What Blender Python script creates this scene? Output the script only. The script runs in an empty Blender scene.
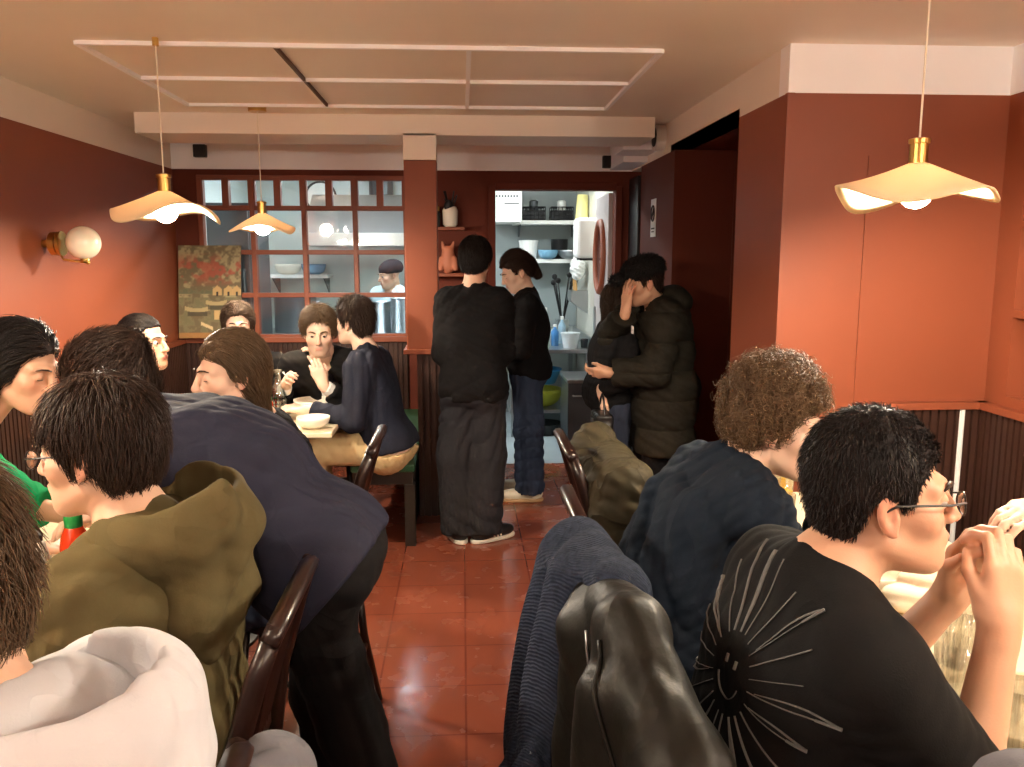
import bpy, bmesh, math, random
import numpy as np

sc = bpy.context.scene
# ------------------------------------------------------------------ camera, exposure, world
F, CX, CY, EYE = 830.0, 512.0, 383.5, 1.62
PITCH = math.atan(126.5 / F)
YAW = math.atan(50 * math.cos(PITCH) / F)
cam = bpy.data.cameras.new('camera')
cam.sensor_width = 36.0
cam.lens = F / 1024 * 36.0
cam.clip_start = 0.05
co = bpy.data.objects.new('camera', cam)
co.location = (0, 0, EYE)
co.rotation_euler = (math.pi / 2 - PITCH, 0, -YAW)
sc.collection.objects.link(co)
sc.camera = co
sc.view_settings.view_transform = 'Standard'
sc.view_settings.look = 'None'
sc.view_settings.gamma = 1
sc.view_settings.use_curve_mapping = False
sc.view_settings.exposure = 0.10
sc.cycles.use_denoising = True
sc.cycles.max_bounces = 10
sc.cycles.diffuse_bounces = 7
sc.cycles.sample_clamp_indirect = 20.0
w = bpy.data.worlds.new('world')
sc.world = w
w.use_nodes = True
w.node_tree.nodes['Background'].inputs[0].default_value = (1.0, 0.8, 0.62, 1)
w.node_tree.nodes['Background'].inputs[1].default_value = 0.10
PEND_W = 1250.0      # emission of a pendant bulb
GLOBE_FILL_W = 170.0    # glow of the added fill globes, out of view
KIT_W = 84.0        # kitchen ceiling tubes

# ------------------------------------------------------------------ helpers: vectors
def V(*a): return np.array(a[0] if len(a) == 1 else a, float)
def nrm(v): v = V(v); return v / (np.linalg.norm(v) + 1e-12)
_fw = V(math.sin(YAW) * math.cos(PITCH), math.cos(YAW) * math.cos(PITCH), -math.sin(PITCH))
_rt = V(math.cos(YAW), -math.sin(YAW), 0)
_up = np.cross(_rt, _fw)
def at(x, y, Y):
    """the point of the room, Y metres into it, that the photograph shows at x, y"""
    r = _fw * F + _rt * (x - CX) - _up * (y - CY)
    return V(0, 0, EYE) + r * (Y / r[1])
def S(r, g, b):
    f = lambda c: (c / 255 / 12.92) if c / 255 <= 0.04045 else ((c / 255 + 0.055) / 1.055) ** 2.4
    return (f(r), f(g), f(b), 1)

# ------------------------------------------------------------------ helpers: materials
def mat(name, col, rough=0.6, metal=0.0, bump=0.0, bscale=60, var=0.0, vscale=4, attr=False, trans=0.0, ior=1.45,
        emit=None, estr=0.0, sss=0.0, coat=0.0, stretch=None, sheen=0.0, spec=None, wave=None, fold=0.0, fscale=5.0):
    m = bpy.data.materials.new(name); m.use_nodes = True
    nt = m.node_tree; N = nt.nodes; L = nt.links
    b = N['Principled BSDF']
    b.inputs['Roughness'].default_value = rough
    b.inputs['Metallic'].default_value = metal
    b.inputs['IOR'].default_value = ior
    if spec is not None: b.inputs['Specular IOR Level'].default_value = spec
    if trans: b.inputs['Transmission Weight'].default_value = trans
    if coat: b.inputs['Coat Weight'].default_value = coat; b.inputs['Coat Roughness'].default_value = 0.15
    if sheen: b.inputs['Sheen Weight'].default_value = sheen
    if sss:
        b.inputs['Subsurface Weight'].default_value = sss
        b.inputs['Subsurface Radius'].default_value = (0.012, 0.005, 0.003)
        b.inputs['Subsurface Scale'].default_value = 1.0
    tc = N.new('ShaderNodeTexCoord'); src = tc.outputs['Object']
    if stretch:
        mp = N.new('ShaderNodeMapping'); mp.inputs['Scale'].default_value = stretch
        L.new(src, mp.inputs['Vector']); src = mp.outputs['Vector']
    colout = None
    if attr:
        a = N.new('ShaderNodeAttribute'); a.attribute_name = 'col'; colout = a.outputs['Color']
    if var:
        n = N.new('ShaderNodeTexNoise'); n.inputs['Scale'].default_value = vscale; n.inputs['Detail'].default_value = 5
        L.new(src, n.inputs['Vector'])
        hs = N.new('ShaderNodeHueSaturation')
        mr = N.new('ShaderNodeMapRange')
        mr.inputs['From Min'].default_value = 0.3; mr.inputs['From Max'].default_value = 0.7
        mr.inputs['To Min'].default_value = 1 - var; mr.inputs['To Max'].default_value = 1 + var
        L.new(n.outputs['Fac'], mr.inputs['Value']); L.new(mr.outputs['Result'], hs.inputs['Value'])
        if colout: L.new(colout, hs.inputs['Color'])
        else: hs.inputs['Color'].default_value = col
        colout = hs.outputs['Color']
    if colout: L.new(colout, b.inputs['Base Color'])
    else: b.inputs['Base Color'].default_value = col
    if bump:
        if wave:
            n = N.new('ShaderNodeTexWave'); n.inputs['Scale'].default_value = wave; n.inputs['Distortion'].default_value = 2.5
            n.inputs['Detail'].default_value = 2; ho = n.outputs['Fac']; n.bands_direction = 'DIAGONAL'
        else:
            n = N.new('ShaderNodeTexNoise'); n.inputs['Scale'].default_value = bscale; n.inputs['Detail'].default_value = 3; ho = n.outputs['Fac']
        L.new(src, n.inputs['Vector'])
        bp = N.new('ShaderNodeBump'); bp.inputs['Strength'].default_value = bump; bp.inputs['Distance'].default_value = 0.004
        L.new(ho, bp.inputs['Height']); L.new(bp.outputs['Normal'], b.inputs['Normal'])
        if fold:
            n2 = N.new('ShaderNodeTexNoise'); n2.inputs['Scale'].default_value = fscale; n2.inputs['Detail'].default_value = 1.5; n2.inputs['Distortion'].default_value = 1.2
            L.new(src, n2.inputs['Vector'])
            s1 = N.new('ShaderNodeMath'); s1.operation = 'SUBTRACT'; s1.inputs[1].default_value = 0.5; L.new(n2.outputs['Fac'], s1.inputs[0])
            s2 = N.new('ShaderNodeMath'); s2.operation = 'ABSOLUTE'; L.new(s1.outputs[0], s2.inputs[0])
            s3 = N.new('ShaderNodeMath'); s3.operation = 'POWER'; s3.inputs[1].default_value = 0.6; L.new(s2.outputs[0], s3.inputs[0])
            b2 = N.new('ShaderNodeBump'); b2.inputs['Strength'].default_value = fold; b2.inputs['Distance'].default_value = 0.05; b2.invert = True
            L.new(s3.outputs[0], b2.inputs['Height']); L.new(b2.outputs['Normal'], bp.inputs['Normal'])
    if emit: b.inputs['Emission Color'].default_value = emit; b.inputs['Emission Strength'].default_value = estr
    return m
def thin_glass(name, tint=(1, 1, 1, 1), refl=0.08):
    m = bpy.data.materials.new(name); m.use_nodes = True
    nt = m.node_tree; N = nt.nodes; L = nt.links
    N.remove(N['Principled BSDF'])
    t = N.new('ShaderNodeBsdfTransparent'); t.inputs[0].default_value = tint
    g = N.new('ShaderNodeBsdfGlossy'); g.inputs['Roughness'].default_value = 0.03
    lw = N.new('ShaderNodeLayerWeight'); lw.inputs['Blend'].default_value = 0.35
    mu = N.new('ShaderNodeMath'); mu.operation = 'MULTIPLY_ADD'
    mu.inputs[1].default_value = 0.55; mu.inputs[2].default_value = refl
    L.new(lw.outputs['Fresnel'], mu.inputs[0])
    mx = N.new('ShaderNodeMixShader')
    L.new(mu.outputs[0], mx.inputs[0]); L.new(t.outputs[0], mx.inputs[1]); L.new(g.outputs[0], mx.inputs[2])
    L.new(mx.outputs[0], N['Material Output'].inputs['Surface'])
    return m

# ------------------------------------------------------------------ helpers: objects
def link(o): sc.collection.objects.link(o); return o
def mesh_obj(name, verts, faces, m, parent=None, org=(0, 0, 0), smooth=False, col=None, bevel=0, sub=0, mats=None, midx=None):
    me = bpy.data.meshes.new(name)
    v = np.asarray(verts, float) - V(org)
    me.from_pydata(v.tolist(), [], faces.tolist() if isinstance(faces, np.ndarray) else faces)
    for x in (mats or [m]): me.materials.append(x)
    if midx is not None: me.polygons.foreach_set('material_index', np.asarray(midx, np.int32))
    if smooth: me.polygons.foreach_set('use_smooth', np.ones(len(me.polygons), bool))
    if col is not None:
        a = me.color_attributes.new('col', 'FLOAT_COLOR', 'POINT')
        c = np.ones((len(v), 4), np.float32); c[:, :3] = col
        a.data.foreach_set('color', c.ravel())
    me.update()
    o = link(bpy.data.objects.new(name, me))
    if parent is not None: o.parent = parent
    if bevel:
        b = o.modifiers.new('bevel', 'BEVEL'); b.width = bevel; b.segments = 2; b.limit_method = 'ANGLE'
        b.harden_normals = False
    if sub:
        s = o.modifiers.new('sub', 'SUBSURF'); s.levels = sub; s.render_levels = sub
    return o
class MB:
    """collects shapes that make up one mesh"""
    def __init__(s): s.v = []; s.f = []; s.mi = []; s.cur = 0
    def add(s, v, f):
        o = len(s.v); s.v += [tuple(float(c) for c in q) for q in v]
        for q in f: s.f.append([i + o for i in q]); s.mi.append(s.cur)
        return s
    def box(s, lo, hi):
        (a, b, c), (d, e, g) = lo, hi
        return s.add([(a, b, c), (d, b, c), (d, e, c), (a, e, c), (a, b, g), (d, b, g), (d, e, g), (a, e, g)],
                     [(0, 3, 2, 1), (4, 5, 6, 7), (0, 1, 5, 4), (1, 2, 6, 5), (2, 3, 7, 6), (3, 0, 4, 7)])
    def obox(s, c, size, R=None):
        R = np.eye(3) if R is None else R; h = V(size) / 2
        q = [(x, y, z) for z in (-1, 1) for x, y in ((-1, -1), (1, -1), (1, 1), (-1, 1))]
        return s.add([V(c) + R @ (V(p) * h) for p in q],
                     [(0, 3, 2, 1), (4, 5, 6, 7), (0, 1, 5, 4), (1, 2, 6, 5), (2, 3, 7, 6), (3, 0, 4, 7)])
    def tube(s, pts, r, n=10, flat=1.0, closed=False, upv=(0, 0, 1)):
        pts = [V(p) for p in pts]; m = len(pts)
        rs = [r] * m if np.isscalar(r) else list(r)
        vs = []; prev = None
        for i, p in enumerate(pts):
            if closed: t = nrm(pts[(i + 1) % m] - pts[i - 1])
            else: t = nrm(pts[min(i + 1, m - 1)] - pts[max(i - 1, 0)])
            if prev is None:
                a = np.cross(t, V(upv))
                if np.linalg.norm(a) < 0.05: a = np.cross(t, V(1, 0, 0))
                a = nrm(a)
            else:
                a = nrm(prev - t * prev.dot(t))
            prev = a; b = np.cross(t, a)
            for k in range(n):
                q = 2 * math.pi * k / n
                vs.append(p + a * math.cos(q) * rs[i] + b * math.sin(q) * rs[i] * flat)
        fs = []
        for i in range(m if closed else m - 1):
            j = (i + 1) % m
            for k in range(n): fs.append((i * n + k, i * n + (k + 1) % n, j * n + (k + 1) % n, j * n + k))
        if not closed: fs += [tuple(range(n - 1, -1, -1)), tuple((m - 1) * n + k for k in range(n))]
        return s.add(vs, fs)
    def lathe(s, prof, c=(0, 0, 0), n=24, wob=None):
        vs = []; m = len(prof)
        for (r, z) in prof:
            for k in range(n):
                q = 2 * math.pi * k / n
                rr, zz = (r, z) if wob is None else wob(r, z, q)
                vs.append((c[0] + rr * math.cos(q), c[1] + rr * math.sin(q), c[2] + zz))
        fs = [(i * n + k, i * n + (k + 1) % n, (i + 1) * n + (k + 1) % n, (i + 1) * n + k) for i in range(m - 1) for k in range(n)]
        if prof[0][0] > 1e-6: fs.append(tuple(range(n - 1, -1, -1)))
        if prof[-1][0] > 1e-6: fs.append(tuple((m - 1) * n + k for k in range(n)))
        return s.add(vs, fs)
    def ball(s, c, r, n=16, sc3=(1, 1, 1)):
        pr = [(max(1e-7, math.sin(math.pi * i / n)) * r, -math.cos(math.pi * i / n) * r) for i in range(n + 1)]
        o = len(s.v); s.lathe(pr, (0, 0, 0), n * 2 if n < 12 else n + 8)
        for i in range(o, len(s.v)): s.v[i] = tuple(s.v[i][k] * sc3[k] + c[k] for k in range(3))
        return s
    def prism(s, poly, ax, a, b):
        """closed outline in the plane across axis ax, from a to b along it"""
        n = len(poly)
        def P(q, t):
            l = list(q); l.insert(ax, t); return l
        vs = [P(q, a) for q in poly] + [P(q, b) for q in poly]
        fs = [tuple(range(n)), tuple(range(2 * n - 1, n - 1, -1))] + [(i, n + i, n + (i + 1) % n, (i + 1) % n) for i in range(n)]
        return s.add(vs, fs)
    def build(s, name, m, parent=None, org=(0, 0, 0), smooth=False, bevel=0, sub=0, mats=None, kind=None):
        o = mesh_obj(name, s.v, s.f, m, parent, org, smooth, None, bevel, sub, mats, s.mi if mats else None)
        bm = bmesh.new(); bm.from_mesh(o.data); bmesh.ops.recalc_face_normals(bm, faces=bm.faces); bm.to_mesh(o.data); bm.free()
        if smooth == 'auto':
            pass
        if kind: o['kind'] = kind
        return o
def tag(o, label, cat, group=None, kind=None):
    o['label'] = label; o['category'] = cat
    if group: o['group'] = group
    if kind: o['kind'] = kind
    return o
def thing(name, label, cat, loc=(0, 0, 0), rz=0.0, group=None):
    o = link(bpy.data.objects.new(name, None)); o.location = loc; o.rotation_euler = (0, 0, rz); o.empty_display_size = 0.1
    return tag(o, label, cat, group)
def dup(root, loc, rz=0.0, label=None, group=None):
    def rec(o, par):
        c = o.copy(); link(c)
        if par is not None: c.parent = par
        for ch in list(o.children): rec(ch, c)
        return c
    r = rec(root, None); r.location = loc; r.rotation_euler = (0, 0, rz)
    if label: r['label'] = label
    if group: r['group'] = group
    return r
def struct(name, mb, m, **k): return mb.build(name, m, kind='structure', **k)

# ------------------------------------------------------------------ helpers: signed-distance sculpting
def chunked(f, p, n=200000):
    if len(p) <= n: return f(p)
    return np.concatenate([f(p[i:i + n]) for i in range(0, len(p), n)])
def smin(a, b, k):
    h = np.maximum(k - np.abs(a - b), 0) / k
    return np.minimum(a, b) - h * h * k * 0.25
def smax(a, b, k): return -smin(-a, -b, k)
def cap(p, a, b, ra, rb):
    a = V(a); ab = V(b) - a; t = np.clip((p - a) @ ab / max(ab @ ab, 1e-12), 0, 1)
    d = p - a - t[:, None] * ab
    return np.sqrt((d * d).sum(1)) - (ra + (rb - ra) * t)
def ell(p, c, r):
    q = (p - V(c)) / V(r); k0 = np.sqrt((q * q).sum(1)) + 1e-9
    k1 = np.sqrt(((q / V(r)) ** 2).sum(1)) + 1e-9
    return k0 * (k0 - 1) / k1
def sph(p, c, r): d = p - V(c); return np.sqrt((d * d).sum(1)) - r
def rbox(p, c, h, r, R=None):
    q = p - V(c)
    if R is not None: q = q @ R
    q = np.abs(q) - (V(h) - r)
    return np.sqrt((np.maximum(q, 0) ** 2).sum(1)) + np.minimum(q.max(1), 0) - r
def folds(p, seed, amp, scale=1.0, d=None):
    """soft wandering cloth wrinkles"""
    rg = np.random.RandomState(seed); o = 0
    for i in range(4):
        k1 = rg.normal(size=3); k1 = (nrm(k1) if d is None else nrm(nrm(k1) * 0.55 + V(d))) * (34 + 26 * i) * scale
        k2 = nrm(rg.normal(size=3)) * 9 * scale; k3 = nrm(rg.normal(size=3)) * 17 * scale
        ph = rg.uniform(0, 6, 3)
        q = np.sin(p @ k1 + 2.2 * np.sin(p @ k2 + ph[0]) + ph[1])
        msk = np.clip(0.5 + 0.9 * np.sin(p @ k3 * 0.5 + ph[2]), 0, 1)
        o = o + (1 - 1.6 * np.abs(q)) * msk / (1 + 0.6 * i)
    return o * amp * 0.5
_OFF5 = np.stack(np.meshgrid(*[np.arange(5)] * 3, indexing='ij'), -1).reshape(-1, 3)
_CORN = np.array([(i, j, k) for i in (0, 1) for j in (0, 1) for k in (0, 1)])
_EDG = [(a, b) for a in range(8) for b in range(a + 1, 8) if np.abs(_CORN[a] - _CORN[b]).sum() == 1]
def polyg(f, lo, hi, h):
    """skin of the shape f < 0 as a quad mesh, worked out only near the surface"""
    lo = V(lo) - 3 * h; n = np.ceil((V(hi) + 3 * h - lo) / h).astype(int); nb = (n + 3) // 4
    g = np.stack(np.meshgrid(*[np.arange(k) for k in nb], indexing='ij'), -1).reshape(-1, 3)
    fc = chunked(f, lo + (g * 4 + 2) * h)
    blk = g[np.abs(fc) < 4 * h * 1.5]
    if not len(blk): return np.zeros((0, 3)), np.zeros((0, 4), int)
    pts = lo + ((blk * 4)[:, None, :] + _OFF5[None]).reshape(-1, 3) * h
    val = chunked(f, pts).reshape(-1, 5, 5, 5)
    s = val < 0
    cnt = sum(s[:, i:i + 4, j:j + 4, k:k + 4].astype(np.int8) for i, j, k in _CORN)
    b, i, j, k = np.nonzero((cnt > 0) & (cnt < 8))
    cell = blk[b] * 4 + np.stack([i, j, k], 1)
    cv = np.stack([val[b, i + c[0], j + c[1], k + c[2]] for c in _CORN], 1)
    acc = np.zeros((len(cell), 3)); num = np.zeros(len(cell))
    for a, c in _EDG:
        m = (cv[:, a] < 0) != (cv[:, c] < 0)
        t = np.where(m, cv[:, a] / np.where(m, cv[:, a] - cv[:, c], 1), 0)
        acc += m[:, None] * (_CORN[a] + t[:, None] * (_CORN[c] - _CORN[a])); num += m
    verts = lo + (cell + acc / num[:, None]) * h
    st = np.array([1, nb[0] * 4 + 5, (nb[0] * 4 + 5) * (nb[1] * 4 + 5)])
    key = (cell + 1) @ st; order = np.argsort(key); sk = key[order]
    def find(q):
        x = np.searchsorted(sk, q); x = np.clip(x, 0, len(sk) - 1)
        return np.where(sk[x] == q, order[x], -1)
    out = []
    for ax in range(3):
        ci = {0: 4, 1: 2, 2: 1}[ax]
        m = np.nonzero((cv[:, 0] < 0) != (cv[:, ci] < 0))[0]
        u, v = (ax + 1) % 3, (ax + 2) % 3
        k0 = key[m]
        q = np.stack([m, find(k0 - st[u]), find(k0 - st[u] - st[v]), find(k0 - st[v])], 1)
        ok = (q >= 0).all(1); q = q[ok]; neg = cv[m[ok], 0] < 0
        q[~neg] = q[~neg][:, ::-1]
        out.append(q)
    return verts, np.concatenate(out)
def grad(f, p, e=0.002):
    g = np.stack([f(p + V(*(e * (k == i) for k in range(3)))) - f(p - V(*(e * (k == i) for k in range(3)))) for i in range(3)], 1)
    return g / (np.linalg.norm(g, axis=1, keepdims=True) + 1e-9)
# ------------------------------------------------------------------ materials
M = {}
def mk(k, *a, **kw): M[k] = mat(k, *a, **kw); return M[k]
mk('terracotta', S(134, 69, 43), 0.5, var=0.05, vscale=1.5, bump=0.04, bscale=90)
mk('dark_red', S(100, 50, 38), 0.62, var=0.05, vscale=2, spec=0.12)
mk('cream', S(236, 226, 214), 0.55, var=0.02, vscale=2)
mk('white_paint', S(247, 247, 250), 0.5, var=0.02)
mk('wain', S(58, 36, 28), 0.38, var=0.10, vscale=6)
mk('kitchen_wall', S(205, 212, 208), 0.35, var=0.03)
mk('kitchen_tile', S(222, 220, 208), 0.25, var=0.04)
mk('kitchen_floor', S(168, 180, 184), 0.35, var=0.08)
mk('steel', S(176, 180, 182), 0.28, metal=0.9, var=0.06)
mk('steel_dark', S(96, 100, 104), 0.34, metal=0.8, var=0.1)
mk('brass', S(206, 168, 96), 0.28, metal=1.0)
mk('black_metal', S(24, 23, 24), 0.4)
mk('black_plastic', S(20, 20, 22), 0.45)
mk('white_plastic', S(236, 236, 232), 0.4)
mk('wood_dark', S(32, 16, 12), 0.33, var=0.22, vscale=10, stretch=(6, 6, 1), coat=0.12)
mk('wood_black', S(34, 27, 22), 0.4, var=0.15, vscale=8)
mk('green_pad', S(38, 78, 50), 0.42, var=0.06, bump=0.1, bscale=120)
mk('table_top', S(222, 208, 176), 0.35, var=0.04)
mk('ceramic', S(238, 230, 214), 0.25)
mk('ceramic_blue', S(120, 170, 200), 0.25)
mk('cord_white', S(225, 215, 195), 0.5)
mk('globe', S(240, 228, 205), 0.25, sss=0.2)
mk('bulb', S(255, 230, 180), 0.4, emit=(1.0, 0.87, 0.70, 1), estr=PEND_W)
mk('bulb_near', S(255, 230, 180), 0.4, emit=(1.0, 0.87, 0.70, 1), estr=PEND_W * 0.42)
mk('globe_fill', S(240, 228, 205), 0.4, emit=(1.0, 0.87, 0.72, 1), estr=GLOBE_FILL_W)
mk('tube_light', S(255, 255, 255), 0.4, emit=(0.86, 0.95, 1.0, 1), estr=KIT_W)
mk('tube_soft', S(255, 255, 255), 0.4, emit=(0.90, 0.97, 0.97, 1), estr=KIT_W * 0.45)
M['pane'] = thin_glass('pane', (0.93, 0.97, 0.98, 1), 0.03)
M['glass'] = thin_glass('glass', (0.95, 0.95, 0.92, 1), 0.06)
M['lens'] = thin_glass('lens', (0.96, 0.96, 0.95, 1), 0.02)
def shade_mat():
    m = bpy.data.materials.new('shade'); m.use_nodes = True
    nt = m.node_tree; N = nt.nodes; L = nt.links; N.remove(N['Principled BSDF'])
    d = N.new('ShaderNodeBsdfDiffuse'); d.inputs[0].default_value = S(236, 214, 176)
    t = N.new('ShaderNodeBsdfTranslucent'); t.inputs[0].default_value = S(250, 232, 205)
    x = N.new('ShaderNodeMixShader'); x.inputs[0].default_value = 0.075
    L.new(d.outputs[0], x.inputs[1]); L.new(t.outputs[0], x.inputs[2]); L.new(x.outputs[0], N['Material Output'].inputs['Surface'])
    return m
M['shade'] = shade_mat()
def floor_mat():
    m = mat('floor_tile', S(150, 66, 40), 0.16, coat=0.25)
    nt = m.node_tree; N = nt.nodes; L = nt.links; b = N['Principled BSDF']
    tc = N.new('ShaderNodeTexCoord')
    br = N.new('ShaderNodeTexBrick'); br.offset = 0.0; br.inputs['Scale'].default_value = 1.0
    br.inputs['Color1'].default_value = S(136, 71, 50); br.inputs['Color2'].default_value = S(145, 77, 55)
    br.inputs['Mortar'].default_value = S(112, 50, 34); br.inputs['Mortar Size'].default_value = 0.004
    br.inputs['Brick Width'].default_value = 0.33; br.inputs['Row Height'].default_value = 0.33
    L.new(tc.outputs['Object'], br.inputs['Vector'])
    n = N.new('ShaderNodeTexNoise'); n.inputs['Scale'].default_value = 7; n.inputs['Detail'].default_value = 6
    L.new(tc.outputs['Object'], n.inputs['Vector'])
    mr = N.new('ShaderNodeMapRange'); mr.inputs['To Min'].default_value = 0.10; mr.inputs['To Max'].default_value = 0.34
    mr.inputs['From Min'].default_value = 0.3; mr.inputs['From Max'].default_value = 0.7
    L.new(n.outputs['Fac'], mr.inputs['Value']); L.new(mr.outputs['Result'], b.inputs['Roughness'])
    L.new(br.outputs['Color'], b.inputs['Base Color'])
    return m
M['floor'] = floor_mat()
def wallp(k, *a, **kw): return mk(k, *a, **kw)

# ------------------------------------------------------------------ room shell
XL, XS, XR = -2.12, 1.29, 2.2          # left wall, soffit/side wall, right wall
YF, YW, YK = 3.336, 6.4, 8.7           # right-hand facing wall, window/door wall, kitchen back
ZR, ZC, YB = 2.26, 2.446, -1.9         # red paint line, ceiling, wall behind the camera
T = 0.1
struct('floor', MB().box((XL - T, YB - T, -0.1), (XR + T, YW, 0)), M['floor'])
struct('floor_kitchen', MB().box((XL - T, YW, -0.1), (XR + T, YK + T, 0.0)), M['kitchen_floor'])
struct('ceiling', MB().box((XL - T, YB - T, ZC), (XR + T, YK + T, ZC + 0.1)), M['cream'])
# left wall: red below, cream above
struct('wall_left', MB().box((XL - T, YB, 0.98), (XL, YW, ZR)), M['terracotta'])
struct('trim_1', MB().box((XL - T, YB, ZR), (XL - 0.004, YW, ZC)), M['cream'])
def wainscot(name, p0, p1, z1, nx, ny):
    """ribbed dark boarding along a wall from p0 to p1; (nx, ny) points into the room"""
    mb = MB(); p0 = V(*p0, 0); p1 = V(*p1, 0); d = nrm(p1 - p0); Ln = np.linalg.norm(p1 - p0); nn = V(nx, ny, 0)
    R = np.stack([d, nn, V(0, 0, 1)], 1)
    mb.obox((p0 + p1) / 2 + V(0, 0, z1 / 2) - nn * 0.0, (Ln, 0.02, z1), R)
    k = int(Ln / 0.036)
    for i in range(k):
        c = p0 + d * (i + 0.5) * Ln / k + nn * 0.016
        mb.obox(c + V(0, 0, z1 / 2), (0.024, 0.016, z1), R)
    return mb
struct('wall_left_boarding', wainscot('w', (XL + 0.011, YB), (XL + 0.011, YW), 0.98, 1, 0), M['wain'])
struct('trim_2', MB().box((XL, YB, 0.98), (XL + 0.05, YW, 1.01)), M['terracotta'])
# window wall (X from left wall to the door side)
WX0, WX1 = -1.93, -0.42
wz0, wz1 = 1.02, 2.2
mb = MB()
mb.box((XL, YW, 1.0), (WX0, YW + T, ZR)).box((WX1, YW, 0), (0.235, YW + T, ZR)).box((WX0, YW, wz1), (WX1, YW + T, ZR))
mb.box((1.19, YW, 0), (XS + T, YW + T, ZR)).box((0.235, YW, 2.135), (1.19, YW + T, ZR))
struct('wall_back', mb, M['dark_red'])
struct('wall_back_low', MB().box((XL, YW, 0), (WX1, YW + T, 1.0)), M['terracotta'])
struct('wall_back_boarding', wainscot('w', (XL, YW - 0.011), (WX1, YW - 0.011), 0.98, 0, -1), M['wain'])
struct('trim_3', MB().box((XL, YW - 0.06, 0.98), (WX1, YW + 0.02, 1.02)), M['terracotta'], bevel=0.004)
struct('trim_4', MB().box((XL, YW - 0.012, ZR), (XS + T, YW + T, ZC)), M['white_paint'])
# the gridded window
wf = MB()
fr = 0.035
cols = [WX0 + (WX1 - WX0) * i / 4 for i in range(5)]
px_rows = [wz0, wz0 + 0.315, wz0 + 0.635, wz0 + 0.96, wz1]
for i, x in enumerate(cols): wf.box((x - fr / 2, YW - 0.02, wz0), (x + fr / 2, YW + 0.05, wz1))
for z in px_rows: wf.box((WX0 - fr / 2, YW - 0.018, z - fr / 2), (WX1 + fr / 2, YW + 0.048, z + fr / 2))
for i in range(4):
    x = (cols[i] + cols[i + 1]) / 2; wf.box((x - 0.025, YW - 0.02, px_rows[3]), (x + 0.025, YW + 0.05, wz1))
    for q in (cols[i] + 0.012, cols[i + 1] - 0.012): wf.box((q - 0.014, YW - 0.016, px_rows[3]), (q + 0.014, YW + 0.046, wz1))
wo = struct('window_1', wf, M['terracotta'], bevel=0.004)
MB().box((WX0, YW + 0.012, wz0), (WX1, YW + 0.018, wz1)).build('glass', M['pane'], wo)
# beam, pillar, half wall
PX0, PX1, PY = -0.342, -0.148, 5.1
struct('trim_5', MB().box((-1.88, PY - 0.02, 2.33), (1.16, PY + 0.42, ZC)).box((PX0, PY - 0.02, 2.19), (PX1, PY + 0.18, 2.34)), M['cream'])
struct('trim_6', MB().box((1.05, PY + 0.4, 2.31), (XS, PY + 0.75, ZC)).box((1.12, PY + 0.75, 2.27), (XS, YW, ZC)), M['white_paint'])
struct('wall_pillar', MB().box((PX0, PY, 1.06), (PX1, PY + 0.16, 2.19)), M['terracotta'], bevel=0.004)
struct('wall_partition', MB().box((PX0 + 0.08, PY + 0.02, 0), (PX1 + 0.02, YW - 0.03, 1.03)), M['wood_black'])
struct('wall_partition_boarding', wainscot('w', (PX0 + 0.06, PY + 0.009), (PX1 + 0.03, PY + 0.009), 1.03, 0, -1), M['wain'])
struct('trim_7', MB().box((PX0 - 0.02, PY - 0.03, 1.03), (PX1 + 0.05, YW - 0.02, 1.06)), M['terracotta'], bevel=0.004)
# soffit and side walls on the right
struct('trim_8', MB().box((XS, YF + T, ZR), (XS + T, YW, ZC)), M['cream'])
struct('trim_9', MB().box((XS, YF, ZR), (XR + T, YF + T, ZC)), M['white_paint'])
struct('wall_side', MB().box((XS, YF + T, 0), (XS + T, 3.92, ZR)), M['terracotta'])
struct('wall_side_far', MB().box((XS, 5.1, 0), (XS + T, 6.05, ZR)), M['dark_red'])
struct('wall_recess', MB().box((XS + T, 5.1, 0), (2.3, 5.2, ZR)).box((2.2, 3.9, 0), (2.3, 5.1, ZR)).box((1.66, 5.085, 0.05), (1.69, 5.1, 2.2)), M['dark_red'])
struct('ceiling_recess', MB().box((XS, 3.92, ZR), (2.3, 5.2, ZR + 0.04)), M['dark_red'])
struct('wall_front', MB().box((XS, YF, 1.0), (XR + T, YF + T, ZR)).box((XS - 0.004, YF - 0.006, 0.0), (XS + 0.024, YF + 0.02, ZR)).box((1.63, YF - 0.006, 1.0), (1.648, YF, 2.02)), M['terracotta'])
struct('wall_front_low', MB().box((XS, YF, 0), (XR + T, YF + T, 1.0)), M['terracotta'])
struct('wall_front_boarding', wainscot('w', (1.66, YF - 0.011), (XR, YF - 0.011), 0.99, 0, -1), M['wain'])
struct('wall_right', MB().box((XR, YB, 1.0), (XR + T, 1.2, ZR)).box((XR, 3.2, 1.0), (XR + T, YF, ZR)).box((XR, 1.2, 2.1), (XR + T, 3.2, ZR)).box((XR, 1.2, 1.0), (XR + T, 3.2, 1.06)).box((XR + 0.25, 1.2, 1.0), (XR + 0.3, 3.2, 2.2)).box((XR + T, 3.2, 1.0), (XR + 0.3, 3.24, 2.2)).box((XR + T, 1.16, 1.0), (XR + 0.3, 1.2, 2.2)).box((XR + T, 1.2, 2.1), (XR + 0.3, 3.2, 2.16)), M['terracotta'])
struct('wall_right_low', MB().box((XR, YB, 0), (XR + T, YF, 1.0)), M['terracotta'])
struct('wall_right_boarding', wainscot('w', (XR - 0.011, YB), (XR - 0.011, YF), 0.99, -1, 0), M['wain'])
struct('trim_10', MB().box((1.63, YF - 0.05, 0.99), (XR, YF, 1.02)).box((XR - 0.05, YB, 0.99), (XR, YF, 1.02)), M['terracotta'], bevel=0.003)
struct('trim_11', MB().box((XR - 0.004, YB, ZR), (XR + T, YF, ZC)), M['white_paint'])
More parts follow.
